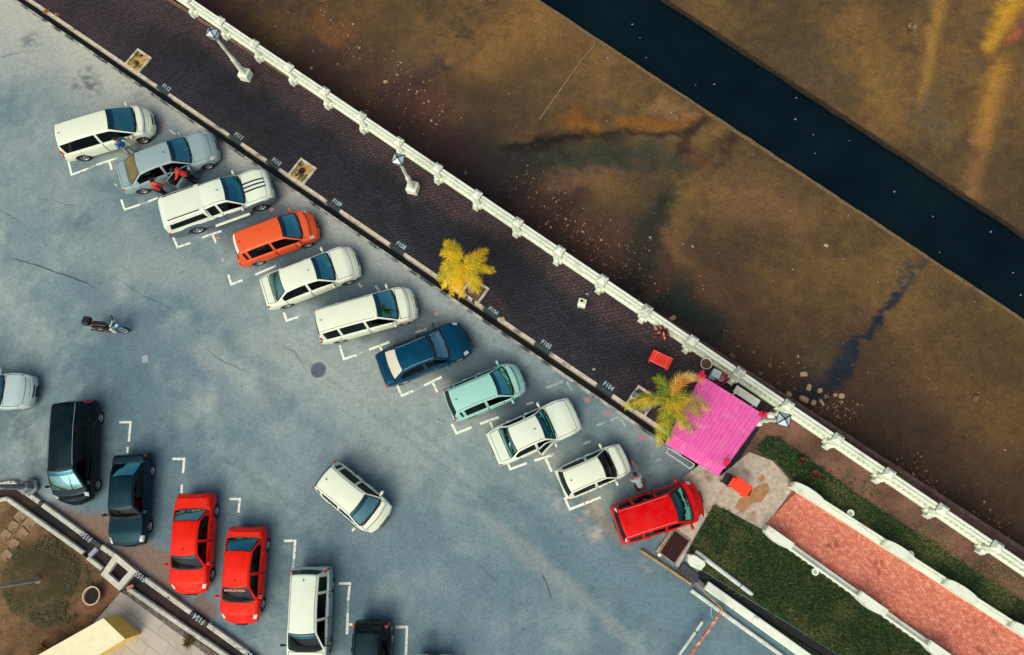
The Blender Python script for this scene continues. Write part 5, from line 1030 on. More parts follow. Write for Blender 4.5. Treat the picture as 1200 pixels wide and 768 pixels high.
    def rgf(f, u): return top_pt(xD + .0 + f * (xC - xD), u)
    f0 = .12 if kind in ('sedan', 'boxy') else .30
    if kind != 'pickup': patch('rear_window', rgf, f0, .99, -.90, .90, rg, .007, 12, 12, ring=.035)
    # side glass
    def sw(x0, x1, sg, nm='side_window', s0=.13, s1=.91):
        return patch(nm, lambda x, s: side_pt(x, s, sg), x0, x1, s0, s1, sgl, .006, 14, 6, ring=.02)
    for sg in (-1, 1):
        for (x0, x1) in ends: sw(x0, x1, sg)
    # doors
    dr = [(xbp + .01, min(xA - .12, xf - ra - .06))]
    x0d = max(xr + ra * .55, xC + .05 if kind == 'pickup' else -9); dr.append((x0d, xbp - .01))
    for sg in (-1, 1):
        for k, (x0, x1) in enumerate(dr):
            if opens and opens[0] == sg and opens[1] == k: continue
            if kind == 'kei' and k == 1 and False: continue
            dm = [body, lower or body]
            dd = patch('door', lambda x, v: S(x, v, sg), x0, x1, .55, 5.6, dm, .007, 12, 12, mfn=(lambda a, b: 1 if b < .66 else 0) if two else None, ring=.02)
            hp = S(x0 + .14, 4.35, sg); hm = MB(); hm.box((hp.x, hp.y + sg * .018, hp.z), (.16, .035, .03), 0, bev=.008); hm.build('handle', body if not two else M_TRIM, dd)
    if opens:
        sg, k, ang_ = opens; x0, x1 = dr[k]
        q = patch('door_opening', lambda x, v: S(x, v, sg), x0, x1, .8, 5.6, M_UNDER, .006, 6, 6)
        hp = S(x1, 3, sg); de = empty('door', (hp.x, hp.y, 0), 0, root); mbd = MB(); rows = []
        for i in range(9):
            x = x0 + (x1 - x0) * i / 8; rows.append([S(x, v, sg) - Vector((hp.x, hp.y, 0)) for v in (.6, 1.5, 2.5, 3.5, 4.4, 5.2, 5.6)])
        mbd.grid(rows, flip=sg < 0); o = mbd.build('door_skin', body, de); md = o.modifiers.new('Solidify', 'SOLIDIFY'); md.thickness = .09; md.offset = -1 if sg < 0 else -1
        fr = MB(); top_pts = [side_pt(x0 + (min(x1, xe) - x0) * i / 8, .93, sg) - Vector((hp.x, hp.y, 0)) for i in range(9)]
        pts = [rows[0][-1]] + top_pts + [rows[-1][-1]]; fr.tube(pts, .03, 6); fr.build('window_frame', body, de)
        gm = MB(); gm.grid([[rows[min(8, i)][-1] for i in range(9)], [top_pts[i] for i in range(9)]]); gm.build('window', M_GLD, de)
        im = MB(); im.grid([[p + Vector((0, -sg * .095, 0)) for p in r_[1:6]] for r_ in rows]); im.build('inner_panel', M_TRIM, de)
        de.rotation_euler = (0, 0, sg * -1 * R(ang_) * -1 if False else -sg * R(ang_) * -1)
        de.rotation_euler = (0, 0, R(-ang_) * sg)
        se = MB(); se.box((( x0 + x1) / 2 - .1, sg * W2 * .48, .55), (.5, .5, .2), 0, bev=.05); se.build('seat', mat('dark_seat', (26, 28, 30), .8), root)
    # bonnet with shut lines, roof ditch mouldings
    def hoodpt(x, f): v = 8 - abs(f) * 2.15; return S(x, v, 1 if f >= 0 else -1)
    xh0, xh1 = xA + .10, hL - .20
    patch('bonnet', hoodpt, xh0, xh1, -.93, .93, top or body, .007, 12, 14, ring=.022)
    if kind in ('sedan', 'boxy'): patch('boot_lid', hoodpt, -hL + .10, xD - .015, -.88, .88, body, .007, 8, 14, ring=.022)
    if top or mouldings or roof_trim:
        for sg in (-1, 1): patch('roof_moulding', lambda x, u: top_pt(x, u), xC + .02, xB + .02, sg * .885, sg * .915, roof_trim or M_TRIM, .006, 12, 1)
    q = MB(); q.box((xA - .36, 0, hb - .10), (.52, W2 * 1.62, .12), 0, bev=.04); q.build('dashboard', M_DASH, root)
    q = MB(); c = Vector((xA - .66, -W2 * .42, hb - .06)); q.tube([c + Vector((.06 * math.cos(a), .17 * math.sin(a), .16 * math.cos(a))) for a in [2 * PI * k / 14 for k in range(15)]], .014, 6, caps=False); q.tube([c, c + Vector((.2, 0, -.08))], .025, 6); q.build('steering_wheel', M_TRIM, root)
    for sg in (-1, 1):
        q = MB(); q.box((xbp - .02, sg * W2 * .42, .50), (.5, .48, .16), 0, bev=.05); q.box((xbp - .27, sg * W2 * .42, .82), (.14, .46, .60), 0, bev=.05); q.box((xbp - .31, sg * W2 * .42, 1.17), (.09, .24, .16), 0, bev=.03); q.build('front_seat', M_SEATC, root)
    xr_ = max(xD + .34, xbp - 1.15) if kind != 'pickup' else xbp - .75
    q = MB(); q.box((xr_ + .24, 0, .50), (.48, W2 * 1.45, .16), 0, bev=.05); q.box((xr_, 0, .80), (.15, W2 * 1.45, .52), 0, bev=.05); q.build('rear_seat', M_SEATC, root)
    if kind in ('sedan', 'boxy'): q = MB(); q.box((xD + .22, 0, hb - .05), (.42, W2 * 1.6, .04), 0); q.build('parcel_shelf', M_DASH, root)
    # lamps
    for sg in (-1, 1):
        patch('headlight', lambda x, v: S(x, v, sg), hL - K.get('hl', .40), hL - .05, 4.2 if kind != 'boxy' else 3.6, 6.15, M_HEADL, .008, 8, 6)
        if K['D'] < .05 or kind == 'pickup':
            zt0 = 3.2; patch('taillight', lambda x, v: S(x, v, sg), -hL + .01, -hL + .11, 3.4, 5.2, M_TAIL, .009, 4, 6)
            if kind != 'pickup' and K.get('tl', 1):
                p = side_pt(xD + .09, .25, sg); tb = MB(); tb.box((p.x - .015, p.y - sg * .03, p.z + .06), (.10, .09, .36), 0, bev=.02); tb.build('taillight', M_TAIL, root)
        else: patch('taillight', lambda x, v: S(x, v, sg), -hL + .01, -hL + .14, 3.7, 5.2, M_TAIL, .008, 5, 6)
    patch('grille', lambda f, v: face(1, f, v), -.42, .42, 3.3, 4.0, M_TRIM, .006, 8, 3)
    patch('bumper_intake', lambda f, v: face(1, f, v), -.55, .55, .7, 1.6, M_TRIM, .006, 8, 3)
    for end in (1, -1):
        p = face(end, 0, 2.4); gf = MB(); gf.box((p.x + end * .012, 0, p.z), (.02, .48, .11), 0); gf.build('number_plate', M_PLATE, root)
    # mirrors
    for sg in (-1, 1):
        p = side_pt(xA - dx_ws * .22, .02, sg); q = MB(); q.tube([p + Vector((0, -sg * .03, .07)), p + Vector((0, sg * .10, .09))], .025, 6); q.ball(p + Vector((-.01, sg * .17, .11)), (.065, .115, .075), 10, 7); mi_ = q.build('mirror', mirror or body, root)
        q = MB(); c = p + Vector((-.071, sg * .17, .11)); q.box(c, (.006, .16, .095), 0); q.build('mirror_glass', M_GLM, mi_)
    # wheels
    for xw in (xf, xr):
        for sg in (-1, 1):
            w = empty('wheel', (xw, sg * (W2 - .15), rw), R(steer) if xw == xf else 0, root)
            t = MB(); pr = [(rw * .62, -.095), (rw * .93, -.10), (rw, -.075), (rw, .075), (rw * .93, .10), (rw * .62, .095)]; t.lathe(pr, n=24, axis='y'); t.build('tyre', M_TYRE, w)
            g = MB(); g.lathe([(0, sg * .055), (.045, sg * .06), (.05, sg * .045)], n=12, axis='y'); g.lathe([(rw * .64, sg * .09), (rw * .57, sg * .085), (rw * .55, sg * .03)], n=24, axis='y')
            for k in range(5):
                a = 2 * PI * k / 5; c, s_ = math.cos(a), math.sin(a); r0, r1 = .04, rw * .6; wv = .035
                g.add([(c * r0 - s_ * wv, sg * .05, s_ * r0 + c * wv), (c * r0 + s_ * wv, sg * .05, s_ * r0 - c * wv), (c * r1 + s_ * wv * .8, sg * .08, s_ * r1 - c * wv * .8), (c * r1 - s_ * wv * .8, sg * .08, s_ * r1 + c * wv * .8)], [[0, 1, 2, 3]])
            g.build('rim', rim or M_RIM, w)
            g = MB(); g.lathe([(0, 0), (rw * .6, 0)], n=20, axis='y'); g.build('brake_disc', M_UNDER, w)
    u = MB(); u.box((0, 0, .27), (L * .9, W2 * 1.5, .08)); u.box((xf, 0, .5), (.7, W2 * 1.3, .4)); u.box((xr, 0, .5), (.7, W2 * 1.3, .4)); u.build('underbody', M_UNDER, root)
    an = MB(); p = top_pt(xC + .18 if kind in ('hatch', 'mpv', 'van', 'kei') else xB - .2, .0); an.tube([p, p + Vector((-.06, 0, .10))], .008, 5); an.box((p.x, p.y, p.z + .008), (.06, .04, .025)); an.build('antenna', M_TRIM, root)
    if extras: extras(dict(root=root, S=S, top_pt=top_pt, side_pt=side_pt, patch=patch, hoodpt=hoodpt, L=L, hL=hL, W2=W2, X=X, xA=xA, xB=xB, xC=xC, xD=xD, wsf=wsf, rgf=rgf, H=Hh, hb=hb, gh=gh, body=body, plan=plan, top_=top_))
    return root
WHITE = paint('cream_white', (219, 231, 204), .35); WHITE2 = paint('cool_white', (214, 230, 206), .35)
SILVER = paint('silver', (138, 164, 164), .35, .2); GREYL = paint('slate_grey', (92, 108, 118), .35); ORANGE = paint('orange', (224, 88, 38), .3); NAVY = paint('petrol_blue', (0, 54, 80), .18, 0, (.1, .6, .9)); AQUA = paint('aqua', (150, 206, 190), .3)
RED = paint('red', (206, 0, 6), .2, 0, (1, .25, .25)); REDO = paint('orange_red', (224, 20, 0), .2, 0, (1, .3, .2)); BLACK = paint('black', (1, 9, 12), .14, 0, (.25, .62, .72)); TEALBK = paint('dark_teal', (0, 26, 36), .25, 0, (.18, .6, .75)); SILV2 = paint('pale_silver', (170, 194, 190), .3)
FRONT = 'cars parked nose in along the promenade kerb'; BACK = 'cars parked nose in along the lower left drain'
# 1 white mpv
def ex1(c):
    pass
make_car('parked_car', 'white people carrier at the upper left end of the kerbside row', 'car', (75, 171.5), (180, 140), 'mpv', WHITE, over=dict(quarter=None, A=.83, B=.60, wr=.58, kf=.2, nose=1.25, rw=.32, bp=.46), group=FRONT)
# 2 silver saloon, front door open
def ex2(c): pass
make_car('parked_car', 'silver saloon with its front door open and people standing round it', 'car', (142, 211), (254, 168.5), 'sedan', SILVER, rg=M_GLY, over=dict(W=1.76), opens=(-1, 0, 42), group=FRONT)
# 3 pickup with canopy
def ex3(c):
    P_, S_, top_, root_ = c['patch'], c['S'], c['top_pt'], c['root']; hL, W2, L = c['hL'], c['W2'], c['L']
    for f in (-.20, .02, .24): P_('bonnet_stripe', lambda x, u: c['hoodpt'](x, u), c['xA'] + .10, hL - .16, f - .045, f + .045, M_TRIM, .011, 10, 2)
    # hard cover over the load bed
    x0, x1 = -hL + .06, c['xC'] - .03; z0, z1 = 1.06, 1.70; mb = MB(); n = 16; rows = []
    for i in range(n + 1):
        x = x0 + (x1 - x0) * i / n; k = min(1, (x - x0) / .22); zt = z0 + (z1 - z0) * (.55 + .45 * k) + .03 * math.sin(PI * i / n); half = []
        for s in (0, .2, .45, .7, .9): z = z0 + (zt - z0) * s; half.append(Vector((x, W2 * (.95 - .13 * s), z)))
        for u in (.95, .8, .5, 0): half.append(Vector((x, W2 * .80 * u, zt + .04 * (1 - u * u))))
        rows.append(half + [Vector((p.x, -p.y, p.z)) for p in half[-2::-1]])
    mb.grid(rows, flip=True); nc = len(rows[0]); mb.add(rows[0], [list(range(nc))]); mb.add(rows[-1], [list(range(nc))[::-1]]); cn = mb.build('canopy', WHITE2, root_)
    for sg in (-1, 1):
        q = MB(); pts = [Vector((x, sg * (W2 * (.95 - .13 * s) + .008), z0 + .62 * s)) for x, s in ((x0 + .22, .22), (x1 - .10, .22), (x1 - .16, .80), (x0 + .34, .76))]; q.add(pts, [[0, 1, 2, 3] if sg < 0 else [3, 2, 1, 0]]); q.build('window', M_SIDE, cn)
        q = MB(); q.box(((x0 + x1) / 2 + .08, sg * W2 * .70, z1 + .055), ((x1 - x0) * .72, .05, .03), 0, bev=.01); q.build('roof_rail', M_TRIM, cn)
        q = MB(); q.box((.28, sg * (W2 + .07), .42), (1.75, .13, .06), 0, bev=.02); q.build('side_step', WHITE, root_)
    q = MB(); q.box((x0 + .02, 0, 1.28), (.06, W2 * 1.5, .30), 0, bev=.02); q.build('rear_window', M_SIDE, cn)
    q = MB(); q.box((-hL - .06, 0, .55), (.14, W2 * 1.75, .16), 0, bev=.03); q.build('rear_bumper', M_TRIM, root_)
make_car('parked_pickup', 'white and grey pickup with a hard bed cover and three black bonnet stripes', 'pickup truck', (198, 259.5), (320, 216), 'pickup', WHITE2, lower=GREYL, ws=M_GLB, over=dict(rw=.37, fo=.92, ro=1.15), mouldings=True, group=FRONT, extras=ex3)
# 4 orange hatch
def ex4(c): c['patch']('rear_spoiler', lambda x, u: c['top_pt'](x, u), c['xC'] - .10, c['xC'] + .04, -.8, .8, mat('pale_sticker', (236, 226, 200), .5), .012, 3, 8)
make_car('parked_car', 'orange hatchback between the striped pickup and a white saloon', 'car', (277.5, 296), (371.5, 261), 'hatch', ORANGE, over=dict(tl=0), extras=ex4, group=FRONT)
make_car('parked_car', 'white saloon with a rounded nose, right beside the orange hatchback', 'car', (310, 346), (419.5, 304), 'sedan', WHITE, rg=M_GLM, over=dict(H=1.45), group=FRONT)
def ex6(c):
    pass
make_car('parked_car', 'long white people carrier with dark roof gutters beside the petrol blue saloon', 'car', (373.5, 385), (488, 353.5), 'mpv', WHITE, over=dict(A=.80, B=.62, W=1.66), mouldings=True, group=FRONT, rg=M_SIDE)
make_car('parked_car', 'petrol blue saloon with a pale sunshade in its rear window', 'car', (446, 436), (549, 393.5), 'sedan', NAVY, ws=M_GLM, rg=M_GLC, over=dict(W=1.72), group=FRONT, mouldings=True, roof_trim=mat('silver_trim', (130, 150, 156), .3))
make_car('parked_car', 'small pale aqua hatchback parked in the kerbside row', 'car', (525.5, 477), (613.5, 440.5), 'hatch', AQUA, over=dict(W=1.62, kf=.2, H=1.54), mouldings=True, group=FRONT, rg=M_SIDE)
make_car('parked_car', 'older white saloon with its front door ajar beside the square white hatchback', 'car', (577, 527.5), (676, 483), 'boxy', WHITE2, ws=M_GLB, over=dict(W=1.66), opens=(-1, 0, 22), group=FRONT, mouldings=True)
make_car('parked_car', 'small square white hatchback with dark windows, next to the red people carrier', 'car', (656.5, 569), (735, 535), 'kei', WHITE, ws=M_GLD, rg=M_SIDE, band=False, over=dict(tl=0), mouldings=True, group=FRONT)
def ex11(c):
    for sg in (-1, 1): p = c['top_pt'](c['xC'] - .04, sg * .92); q = MB(); q.box((p.x, p.y, p.z + .02), (.07, .20, .03), sg * .3, bev=.01); q.build('lamp', M_HEADL, c['root'])
make_car('parked_car', 'red people carrier at the lower right end of the kerbside row by the drain slab', 'car', (721, 616), (822.5, 582.5), 'mpv', RED, over=dict(A=.81, B=.62, W=1.74, tl=0), mouldings=True, roof_trim=mat('pink_trim', (226, 130, 120), .4), rg=M_SIDE, group=FRONT, extras=ex11)
# 12 moving car
make_car('moving_car', 'white compact car, side shade painted grey, driving alone across the middle of the open asphalt', 'car', (382, 555), (451, 612.5), 'hatch', WHITE, lower=GREYL, ws=M_GLM, rg=M_GLD, over=dict(W=1.66, D=.02, Cc=.09), mouldings=True, steer=-4)  # grey lower body is shade on white sides, put into the paint
# lower left row
make_car('parked_car', 'pale silver car whose bonnet alone shows at the left edge', 'car', (-78, 461), (40, 458.5), 'sedan', SILV2, over=dict(kf=.18))
make_car('parked_car', 'black people carrier parked next to the lower drain, leftmost in its row', 'car', (94, 471), (88, 592), 'van', BLACK, ws=M_GLM, rg=M_GLD, over=dict(W=1.72, H=1.76, kf=.18, kr=.13, wr=.60, nose=1.25), group=BACK, roof_trim=mat('silver_trim', (130, 150, 156), .3))
make_car('parked_car', 'old boxy dark teal saloon between the black people carrier and the first red saloon', 'car', (156, 532), (150, 641), 'boxy', TEALBK, ws=M_GLD, rg=M_GL, band=False, over=dict(D=.10, Cc=.27, deck=.95), group=BACK)
make_car('parked_car', 'red saloon with white papers in its rear window, next to the dark teal saloon', 'car', (231, 578), (222, 698), 'sedan', REDO, ws=M_GLD, rg=M_GLM, band=False, over=dict(D=.16, Cc=.29, A=.72, B=.58, kf=.2), group=BACK)
def ex17(c):
    t = text('windscreen_strip', 'EVOLUTION', (0, 0), 0, 0, .15, mat('strip_pink', (240, 150, 130), .5), c['root']); p0, p1 = c['wsf'](.75, 0), c['wsf'](.95, 0); up_ = (p1 - p0).normalized(); rt = Vector((0, 1, 0)); nn_ = rt.cross(up_); p = c['wsf'](.86, 0) + nn_ * .02
    t.matrix_local = Matrix(((rt.x, up_.x, nn_.x, p.x), (rt.y, up_.y, nn_.y, p.y), (rt.z, up_.z, nn_.z, p.z), (0, 0, 0, 1)))
make_car('parked_car', 'bright red saloon with pink lettering across its windscreen, nearest the white people carrier', 'car', (291.5, 617), (281, 733), 'sedan', REDO, ws=M_GLD, rg=M_GLB, band=False, over=dict(D=.11, Cc=.26, kf=.18, H=1.45), group=BACK, extras=ex17)
make_car('parked_car', 'white people carrier with a dark rear window cut by the bottom edge', 'car', (367, 664), (361, 783), 'mpv', WHITE2, lower=SILVER, ws=M_GLD, rg=M_GLD, over=dict(A=.80, B=.60), mouldings=True, group=BACK, mirror=M_TRIM)  # silver lower sides paint in the shade on a white body
make_car('parked_car', 'black hatchback with red tail lamps, cut by the bottom edge', 'car', (438, 727), (434, 828), 'hatch', BLACK, ws=M_GLD, rg=M_GLD, over=dict(W=1.62), group=BACK)
make_car('parked_car', 'pale car of which only the tail shows at the bottom edge', 'car', (508.5, 768), (505, 880), 'sedan', WHITE2, over=dict(deck=.9), group=BACK)
o = [x for x in bpy.data.objects if x.get('label', '').startswith('red saloon with white papers')][0]
# ------------------------------------------------------------------ people
M_SKIN = mat('skin', (150, 104, 80), .6); M_HAIR = mat('black_hair', (14, 12, 12), .7)
def skinobj(name, J, Ed, m, parent, root=None, sub=1):
    me = bpy.data.meshes.new(name); ks = list(J); idx = {k: i for i, k in enumerate(ks)}
    me.from_pydata([J[k][:3] for k in ks], [(idx[a], idx[b]) for a, b in Ed], []); me.materials.append(m)
    o = bpy.data.objects.new(name, me); C.objects.link(o); o.parent = parent
    md = o.modifiers.new('Skin', 'SKIN'); md.use_smooth_shade = True
    sv = me.skin_vertices[0].data
    for k in ks: r_ = J[k][3]; sv[idx[k]].radius = (r_, r_) if not isinstance(r_, tuple) else r_; sv[idx[k]].use_root = (k == root)
    s = o.modifiers.new('Subdivision', 'SUBSURF'); s.levels = sub; s.render_levels = sub; return o
def person(label, px, py, heading_px, shirt, trousers, bend=0, arms=((.1, -.1), (.1, -.1)), crouch=0, z=0, hair=M_HAIR):
    """stands at ground pixel px,py and faces heading (picture direction); bend = forward lean in degrees; arms = (forward, out) swing per side"""
    p = at(px, py, z); hd = math.atan2(-heading_px[1], heading_px[0]); t = thing('person', label, 'person', p, hd)
    hip = .92 - crouch; b = R(bend); up = lambda l: Vector((math.sin(b) * l, 0, hip + math.cos(b) * l))
    J = {}; J['pelvis'] = (*up(0), .125); J['waist'] = (*up(.18), .115); J['chest'] = (*up(.36), .14); J['collar'] = (*up(.50), .09); J['neck'] = (*up(.57), .055); hb_ = up(.62) + Vector((.03, 0, 0)); J['head0'] = (*hb_, .075); J['head1'] = (*(up(.70) + Vector((.035, 0, .0))), .095); J['crown'] = (*(up(.79) + Vector((.02, 0, 0))), .07)
    E = [('pelvis', 'waist'), ('waist', 'chest'), ('chest', 'collar'), ('collar', 'neck'), ('neck', 'head0'), ('head0', 'head1'), ('head1', 'crown')]; SJ = {}; SE = []; TJ = {}; TE = []
    for n, sg in (('l', 1), ('r', -1)):
        kx = .12 + crouch * .9; J['hip' + n] = (.0, sg * .10, hip - .04, .088); J['knee' + n] = (kx * .7 if crouch else .02, sg * .12, hip * .52 if not crouch else .42, .058); J['ank' + n] = (-.03, sg * .12, .09, .042); J['toe' + n] = (.15, sg * .14, .035, .035)
        E += [('pelvis', 'hip' + n), ('hip' + n, 'knee' + n), ('knee' + n, 'ank' + n), ('ank' + n, 'toe' + n)]
        fw, ou = arms[0 if sg > 0 else 1]; sh = up(.46) + Vector((0, sg * .19, 0)); el = sh + Vector((fw * .6, sg * (.06 + ou * .5), -.27 + abs(fw) * .12)); wr = el + Vector((fw * .9 + .08, sg * ou * .5, -.22 + abs(fw) * .2)); dr_ = (wr - el).normalized()
        J['sh' + n] = (*sh, .062); J['el' + n] = (*el, .043); J['wr' + n] = (*wr, .03); J['palm' + n] = (*(wr + dr_ * .06), .034); E += [('collar', 'sh' + n), ('sh' + n, 'el' + n), ('el' + n, 'wr' + n), ('wr' + n, 'palm' + n)]
        sd = dr_.cross(Vector((0, 0, 1)));  sd = sd.normalized() if sd.length > .01 else Vector((0, 1, 0))
        for k in range(5):
            o_ = sd * (.022 * (k - 1.5)) if k < 4 else sd * -.05; l = (.075, .085, .08, .065, .05)[k]; q0 = wr + dr_ * (.085 if k < 4 else .05) + o_; q1 = q0 + dr_ * l * .6; q2 = q0 + dr_ * l - Vector((0, 0, .02))
            J['f%d%s' % (k, n)] = (*q0, .011); J['g%d%s' % (k, n)] = (*q1, .010); J['h%d%s' % (k, n)] = (*q2, .008); E += [('palm' + n, 'f%d%s' % (k, n)), ('f%d%s' % (k, n), 'g%d%s' % (k, n)), ('g%d%s' % (k, n), 'h%d%s' % (k, n))]
        SJ['sh' + n] = (*sh, .082); SJ['el' + n] = (*(sh.lerp(el, .85)), .066); SE += [('collar', 'sh' + n), ('sh' + n, 'el' + n)]
        TJ['hip' + n] = (J['hip' + n][0], J['hip' + n][1], J['hip' + n][2], .105); TJ['knee' + n] = (*J['knee' + n][:3], .078); TJ['ank' + n] = (*J['ank' + n][:3], .065); TE += [('pelvis', 'hip' + n), ('hip' + n, 'knee' + n), ('knee' + n, 'ank' + n)]
    SJ['pelvis'] = (*up(-.04), .155); SJ['waist'] = (*up(.18), .145); SJ['chest'] = (*up(.36), .165); SJ['collar'] = (*up(.49), .10); SE = [('pelvis', 'waist'), ('waist', 'chest'), ('chest', 'collar')] + SE; TJ['pelvis'] = (*up(.02), .14)
    body = skinobj('body', J, E, M_SKIN, t, 'pelvis'); skinobj('shirt', SJ, SE, shirt, t, 'pelvis'); skinobj('trousers', TJ, TE, trousers, t, 'pelvis')
    c = up(.74) + Vector((0, 0, .0)); mb = MB(); rows = []
    for i in range(8):
        ph = R(-8 + 14 * i); rows.append([(c.x - .012 + .112 * math.cos(ph) * math.cos(a * PI / 8), c.y + .10 * math.cos(ph) * math.sin(a * PI / 8), c.z - .01 + .118 * math.sin(ph)) for a in range(3, 14)])
    mb.grid(rows); mb.ball((c.x - .015, c.y, c.z + .035), (.105, .098, .09), 12, 8); mb.build('hair', hair, t)
    f = c + Vector((.095, 0, -.035)); mb = MB(); mb.ball(f + Vector((.012, 0, -.02)), (.018, .014, .026), 6, 5); mb.build('nose', M_SKIN, body)
    mb = MB(); mb.ball(f + Vector((-.012, .034, .015)), .012, 6, 5); mb.ball(f + Vector((-.012, -.034, .015)), .012, 6, 5); mb.build('eyes', M_HAIR, body); mb = MB(); mb.box(f + Vector((-.008, 0, -.065)), (.01, .05, .012)); mb.build('mouth', mat('lips', (120, 66, 60), .6), body)
    mb = MB(); [mb.ball(c + Vector((0, sg * .098, -.03)), (.02, .012, .03), 6, 5) for sg in (-1, 1)]; mb.build('ears', M_SKIN, body)
    for sg in (-1, 1): mb = MB(); mb.box((.05, sg * .125, .035), (.27, .10, .07), 0, bev=.03); mb.build('shoe', M_TRIM, t)
    return t
def cloth(n, c1, c2): return noisy('cloth_' + n, c1, c2, 18, rough=.9)
person('person in a bright blue top standing between the white people carrier and the silver saloon', 157, 181, (10, 3), cloth('blue', (30, 96, 150), (60, 136, 180)), cloth('pale_blue', (150, 186, 190), (196, 212, 206)), bend=6, arms=((.25, .1), (.15, .1)))
person('person in a red striped shirt leaning towards the open door of the silver saloon', 230, 214, (-10, 1), cloth('red', (214, 20, 26), (226, 66, 60)), cloth('black', (16, 16, 20), (28, 28, 34)), bend=34, arms=((.35, .05), (.3, .05)))
person('person with black hair and red top behind the open door beside the pickup bed', 198, 231, (3, -10), cloth('red2', (196, 26, 30), (216, 50, 46)), cloth('black', (16, 16, 20), (28, 28, 34)), bend=14, arms=((.2, .1), (.2, .1)))
person('person in a pale grey shirt bending down beside the square white hatchback', 749, 571, (-5, -9), cloth('pale_grey', (130, 146, 150), (164, 178, 178)), cloth('maroon', (60, 26, 32), (90, 40, 46)), bend=52, arms=((.25, -.05), (.35, .0)), crouch=.10)
# ------------------------------------------------------------------ motorcycle
a, b = at(108, 384, .3), at(151, 389, .3); mc = thing('motorcycle', 'small motorcycle with a black rear box standing alone on the open asphalt', 'motorcycle', ((a.x + b.x) / 2, (a.y + b.y) / 2, 0), math.atan2((b - a).y, (b - a).x)); mc.rotation_euler.x = R(-10)
hw = .62
for x in (hw, -hw):
    w = empty('wheel', (x, 0, .29), R(16) if x > 0 else 0, mc); mb = MB(); mb.lathe([(.22, -.04), (.27, -.05), (.29, 0), (.27, .05), (.22, .04)], n=24, axis='y'); mb.build('tyre', M_TYRE, w)
    mb = MB(); mb.lathe([(.22, -.03), (.20, 0), (.22, .03)], n=24, axis='y'); [mb.tube([(0, 0, 0), (.21 * math.cos(k * PI / 4), 0, .21 * math.sin(k * PI / 4))], .01, 5) for k in range(8)]; mb.build('rim', M_RIM, w)
def mpart(nm, fn, m): mb = MB(); fn(mb); return mb.build(nm, m, mc)
MBLUE = mat('motor_blue', (20, 92, 140), .3, coat=.6); MMAR = mat('seat_maroon', (34, 12, 22), .5)
mpart('frame', lambda q: (q.tube([(.52, 0, .82), (.25, 0, .45), (-.2, 0, .42), (-.6, 0, .62)], [.05, .06, .07, .05], 8), q.box((.0, 0, .38), (.42, .22, .26), 0, bev=.05)), M_TRIM)
mpart('seat', lambda q: (q.box((-.28, 0, .76), (.70, .19, .10), 0, bev=.05)), MMAR)
mpart('side_panel', lambda q: (q.box((-.42, .13, .62), (.62, .05, .2), 0, bev=.02), q.box((-.42, -.13, .62), (.62, .05, .2), 0, bev=.02)), M_TRIM)
mpart('top_box', lambda q: q.box((-.82, .02, .93), (.36, .40, .30), 0, bev=.06), M_TRIM)
mpart('leg_shield', lambda q: (q.box((.36, .17, .62), (.14, .14, .5), 0, bev=.04), q.box((.36, -.17, .62), (.14, .14, .5), 0, bev=.04), q.box((.33, 0, .72), (.2, .2, .2), 0, bev=.05)), mat('motor_cream', (232, 230, 196), .35, coat=.5))
mpart('front_fairing', lambda q: (q.box((.52, 0, .82), (.24, .30, .24), 0, bev=.06)), MBLUE)
mpart('headlight', lambda q: q.ball((.64, 0, .86), (.07, .10, .08), 10, 7), M_HEADL)
mpart('mudguard', lambda q: q.tube([(.40, 0, .46), (.52, 0, .60), (.68, 0, .61), (.84, 0, .50)], [.05, .07, .07, .04], 8), MBLUE)
mpart('fork', lambda q: (q.tube([(.50, .08, .8), (hw, .08, .29)], .025, 8), q.tube([(.50, -.08, .8), (hw, -.08, .29)], .025, 8)), M_RIM)
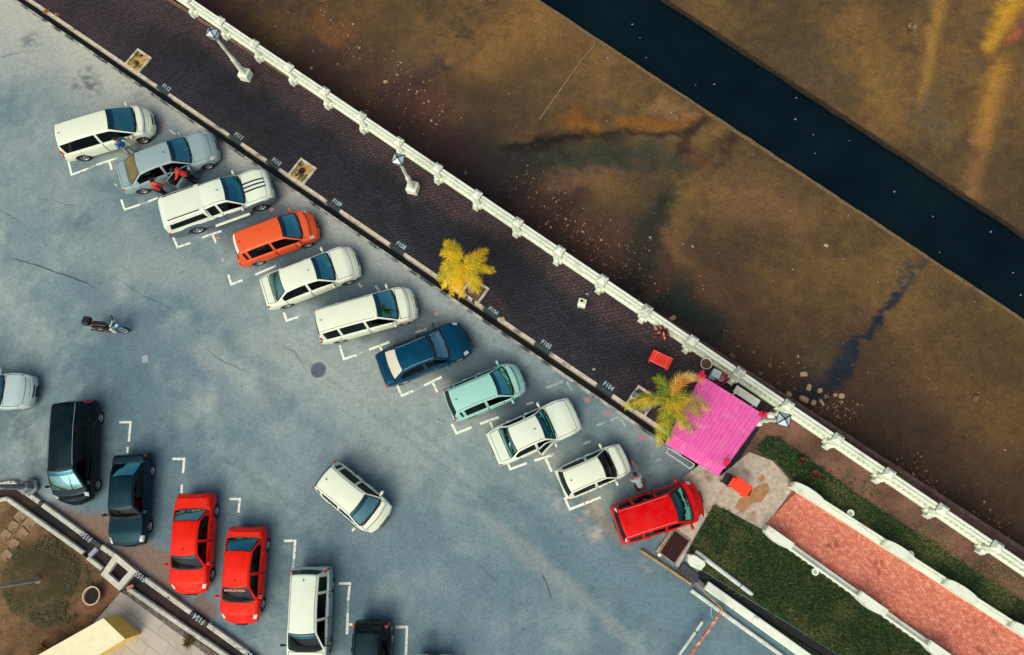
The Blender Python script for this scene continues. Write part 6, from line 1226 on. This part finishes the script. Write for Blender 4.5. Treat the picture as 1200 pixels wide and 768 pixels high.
mpart('handlebar', lambda q: q.tube([(.36, .34, .98), (.45, .18, .98), (.48, 0, .95), (.45, -.18, .98), (.36, -.34, .98)], .02, 8), M_TRIM)
for sg in (-1, 1): mpart('mirror', lambda q: (q.tube([(.44, sg * .2, .98), (.40, sg * .30, 1.12)], .01, 6), q.ball((.40, sg * .33, 1.13), (.02, .06, .04), 8, 6)), M_TRIM)
mpart('exhaust', lambda q: q.tube([(.05, -.16, .26), (-.35, -.18, .30), (-.85, -.2, .40)], [.025, .05, .055], 10), mat('rusty_exhaust', (84, 50, 46), .4, metal=.3))
mpart('tail_lamp', lambda q: q.box((-.70, 0, .70), (.1, .16, .08), 0, bev=.02), M_TAIL); mpart('side_stand', lambda q: q.tube([(-.05, .1, .25), (-.08, .30, .03)], .015, 6), M_RIM)

# ------------------------------------------------------------------ light
SUN_AZ = (-.42, -.90); SUN_EL = 52
w = bpy.data.worlds.new('World'); sc.world = w; w.use_nodes = True; nt = w.node_tree; bg = nt.nodes['Background']; sk = nt.nodes.new('ShaderNodeTexSky'); sk.sky_type = 'NISHITA'; sk.sun_disc = False; sk.sun_elevation = R(SUN_EL); sk.sun_rotation = math.atan2(SUN_AZ[0], SUN_AZ[1]) % (2 * PI); sk.air_density = .8; sk.dust_density = 6.0; sk.ozone_density = .6
nt.links.new(sk.outputs['Color'], bg.inputs['Color']); bg.inputs['Strength'].default_value = .13
l = bpy.data.lights.new('sun', 'SUN'); l.energy = .85; l.angle = R(70); l.color = (1, .94, .78); so = bpy.data.objects.new('sun', l); C.objects.link(so)
dv = Vector((SUN_AZ[0], SUN_AZ[1], 0)).normalized() * math.cos(R(SUN_EL)) + Vector((0, 0, math.sin(R(SUN_EL)))); so.rotation_euler = dv.to_track_quat('Z', 'Y').to_euler(); so.location = (0, 0, 60)
sc.view_settings.view_transform = 'Standard'; sc.view_settings.look = 'None'; sc.view_settings.gamma = 1; sc.view_settings.exposure = .24; sc.view_settings.use_curve_mapping = False
sc.cycles.max_bounces = 6
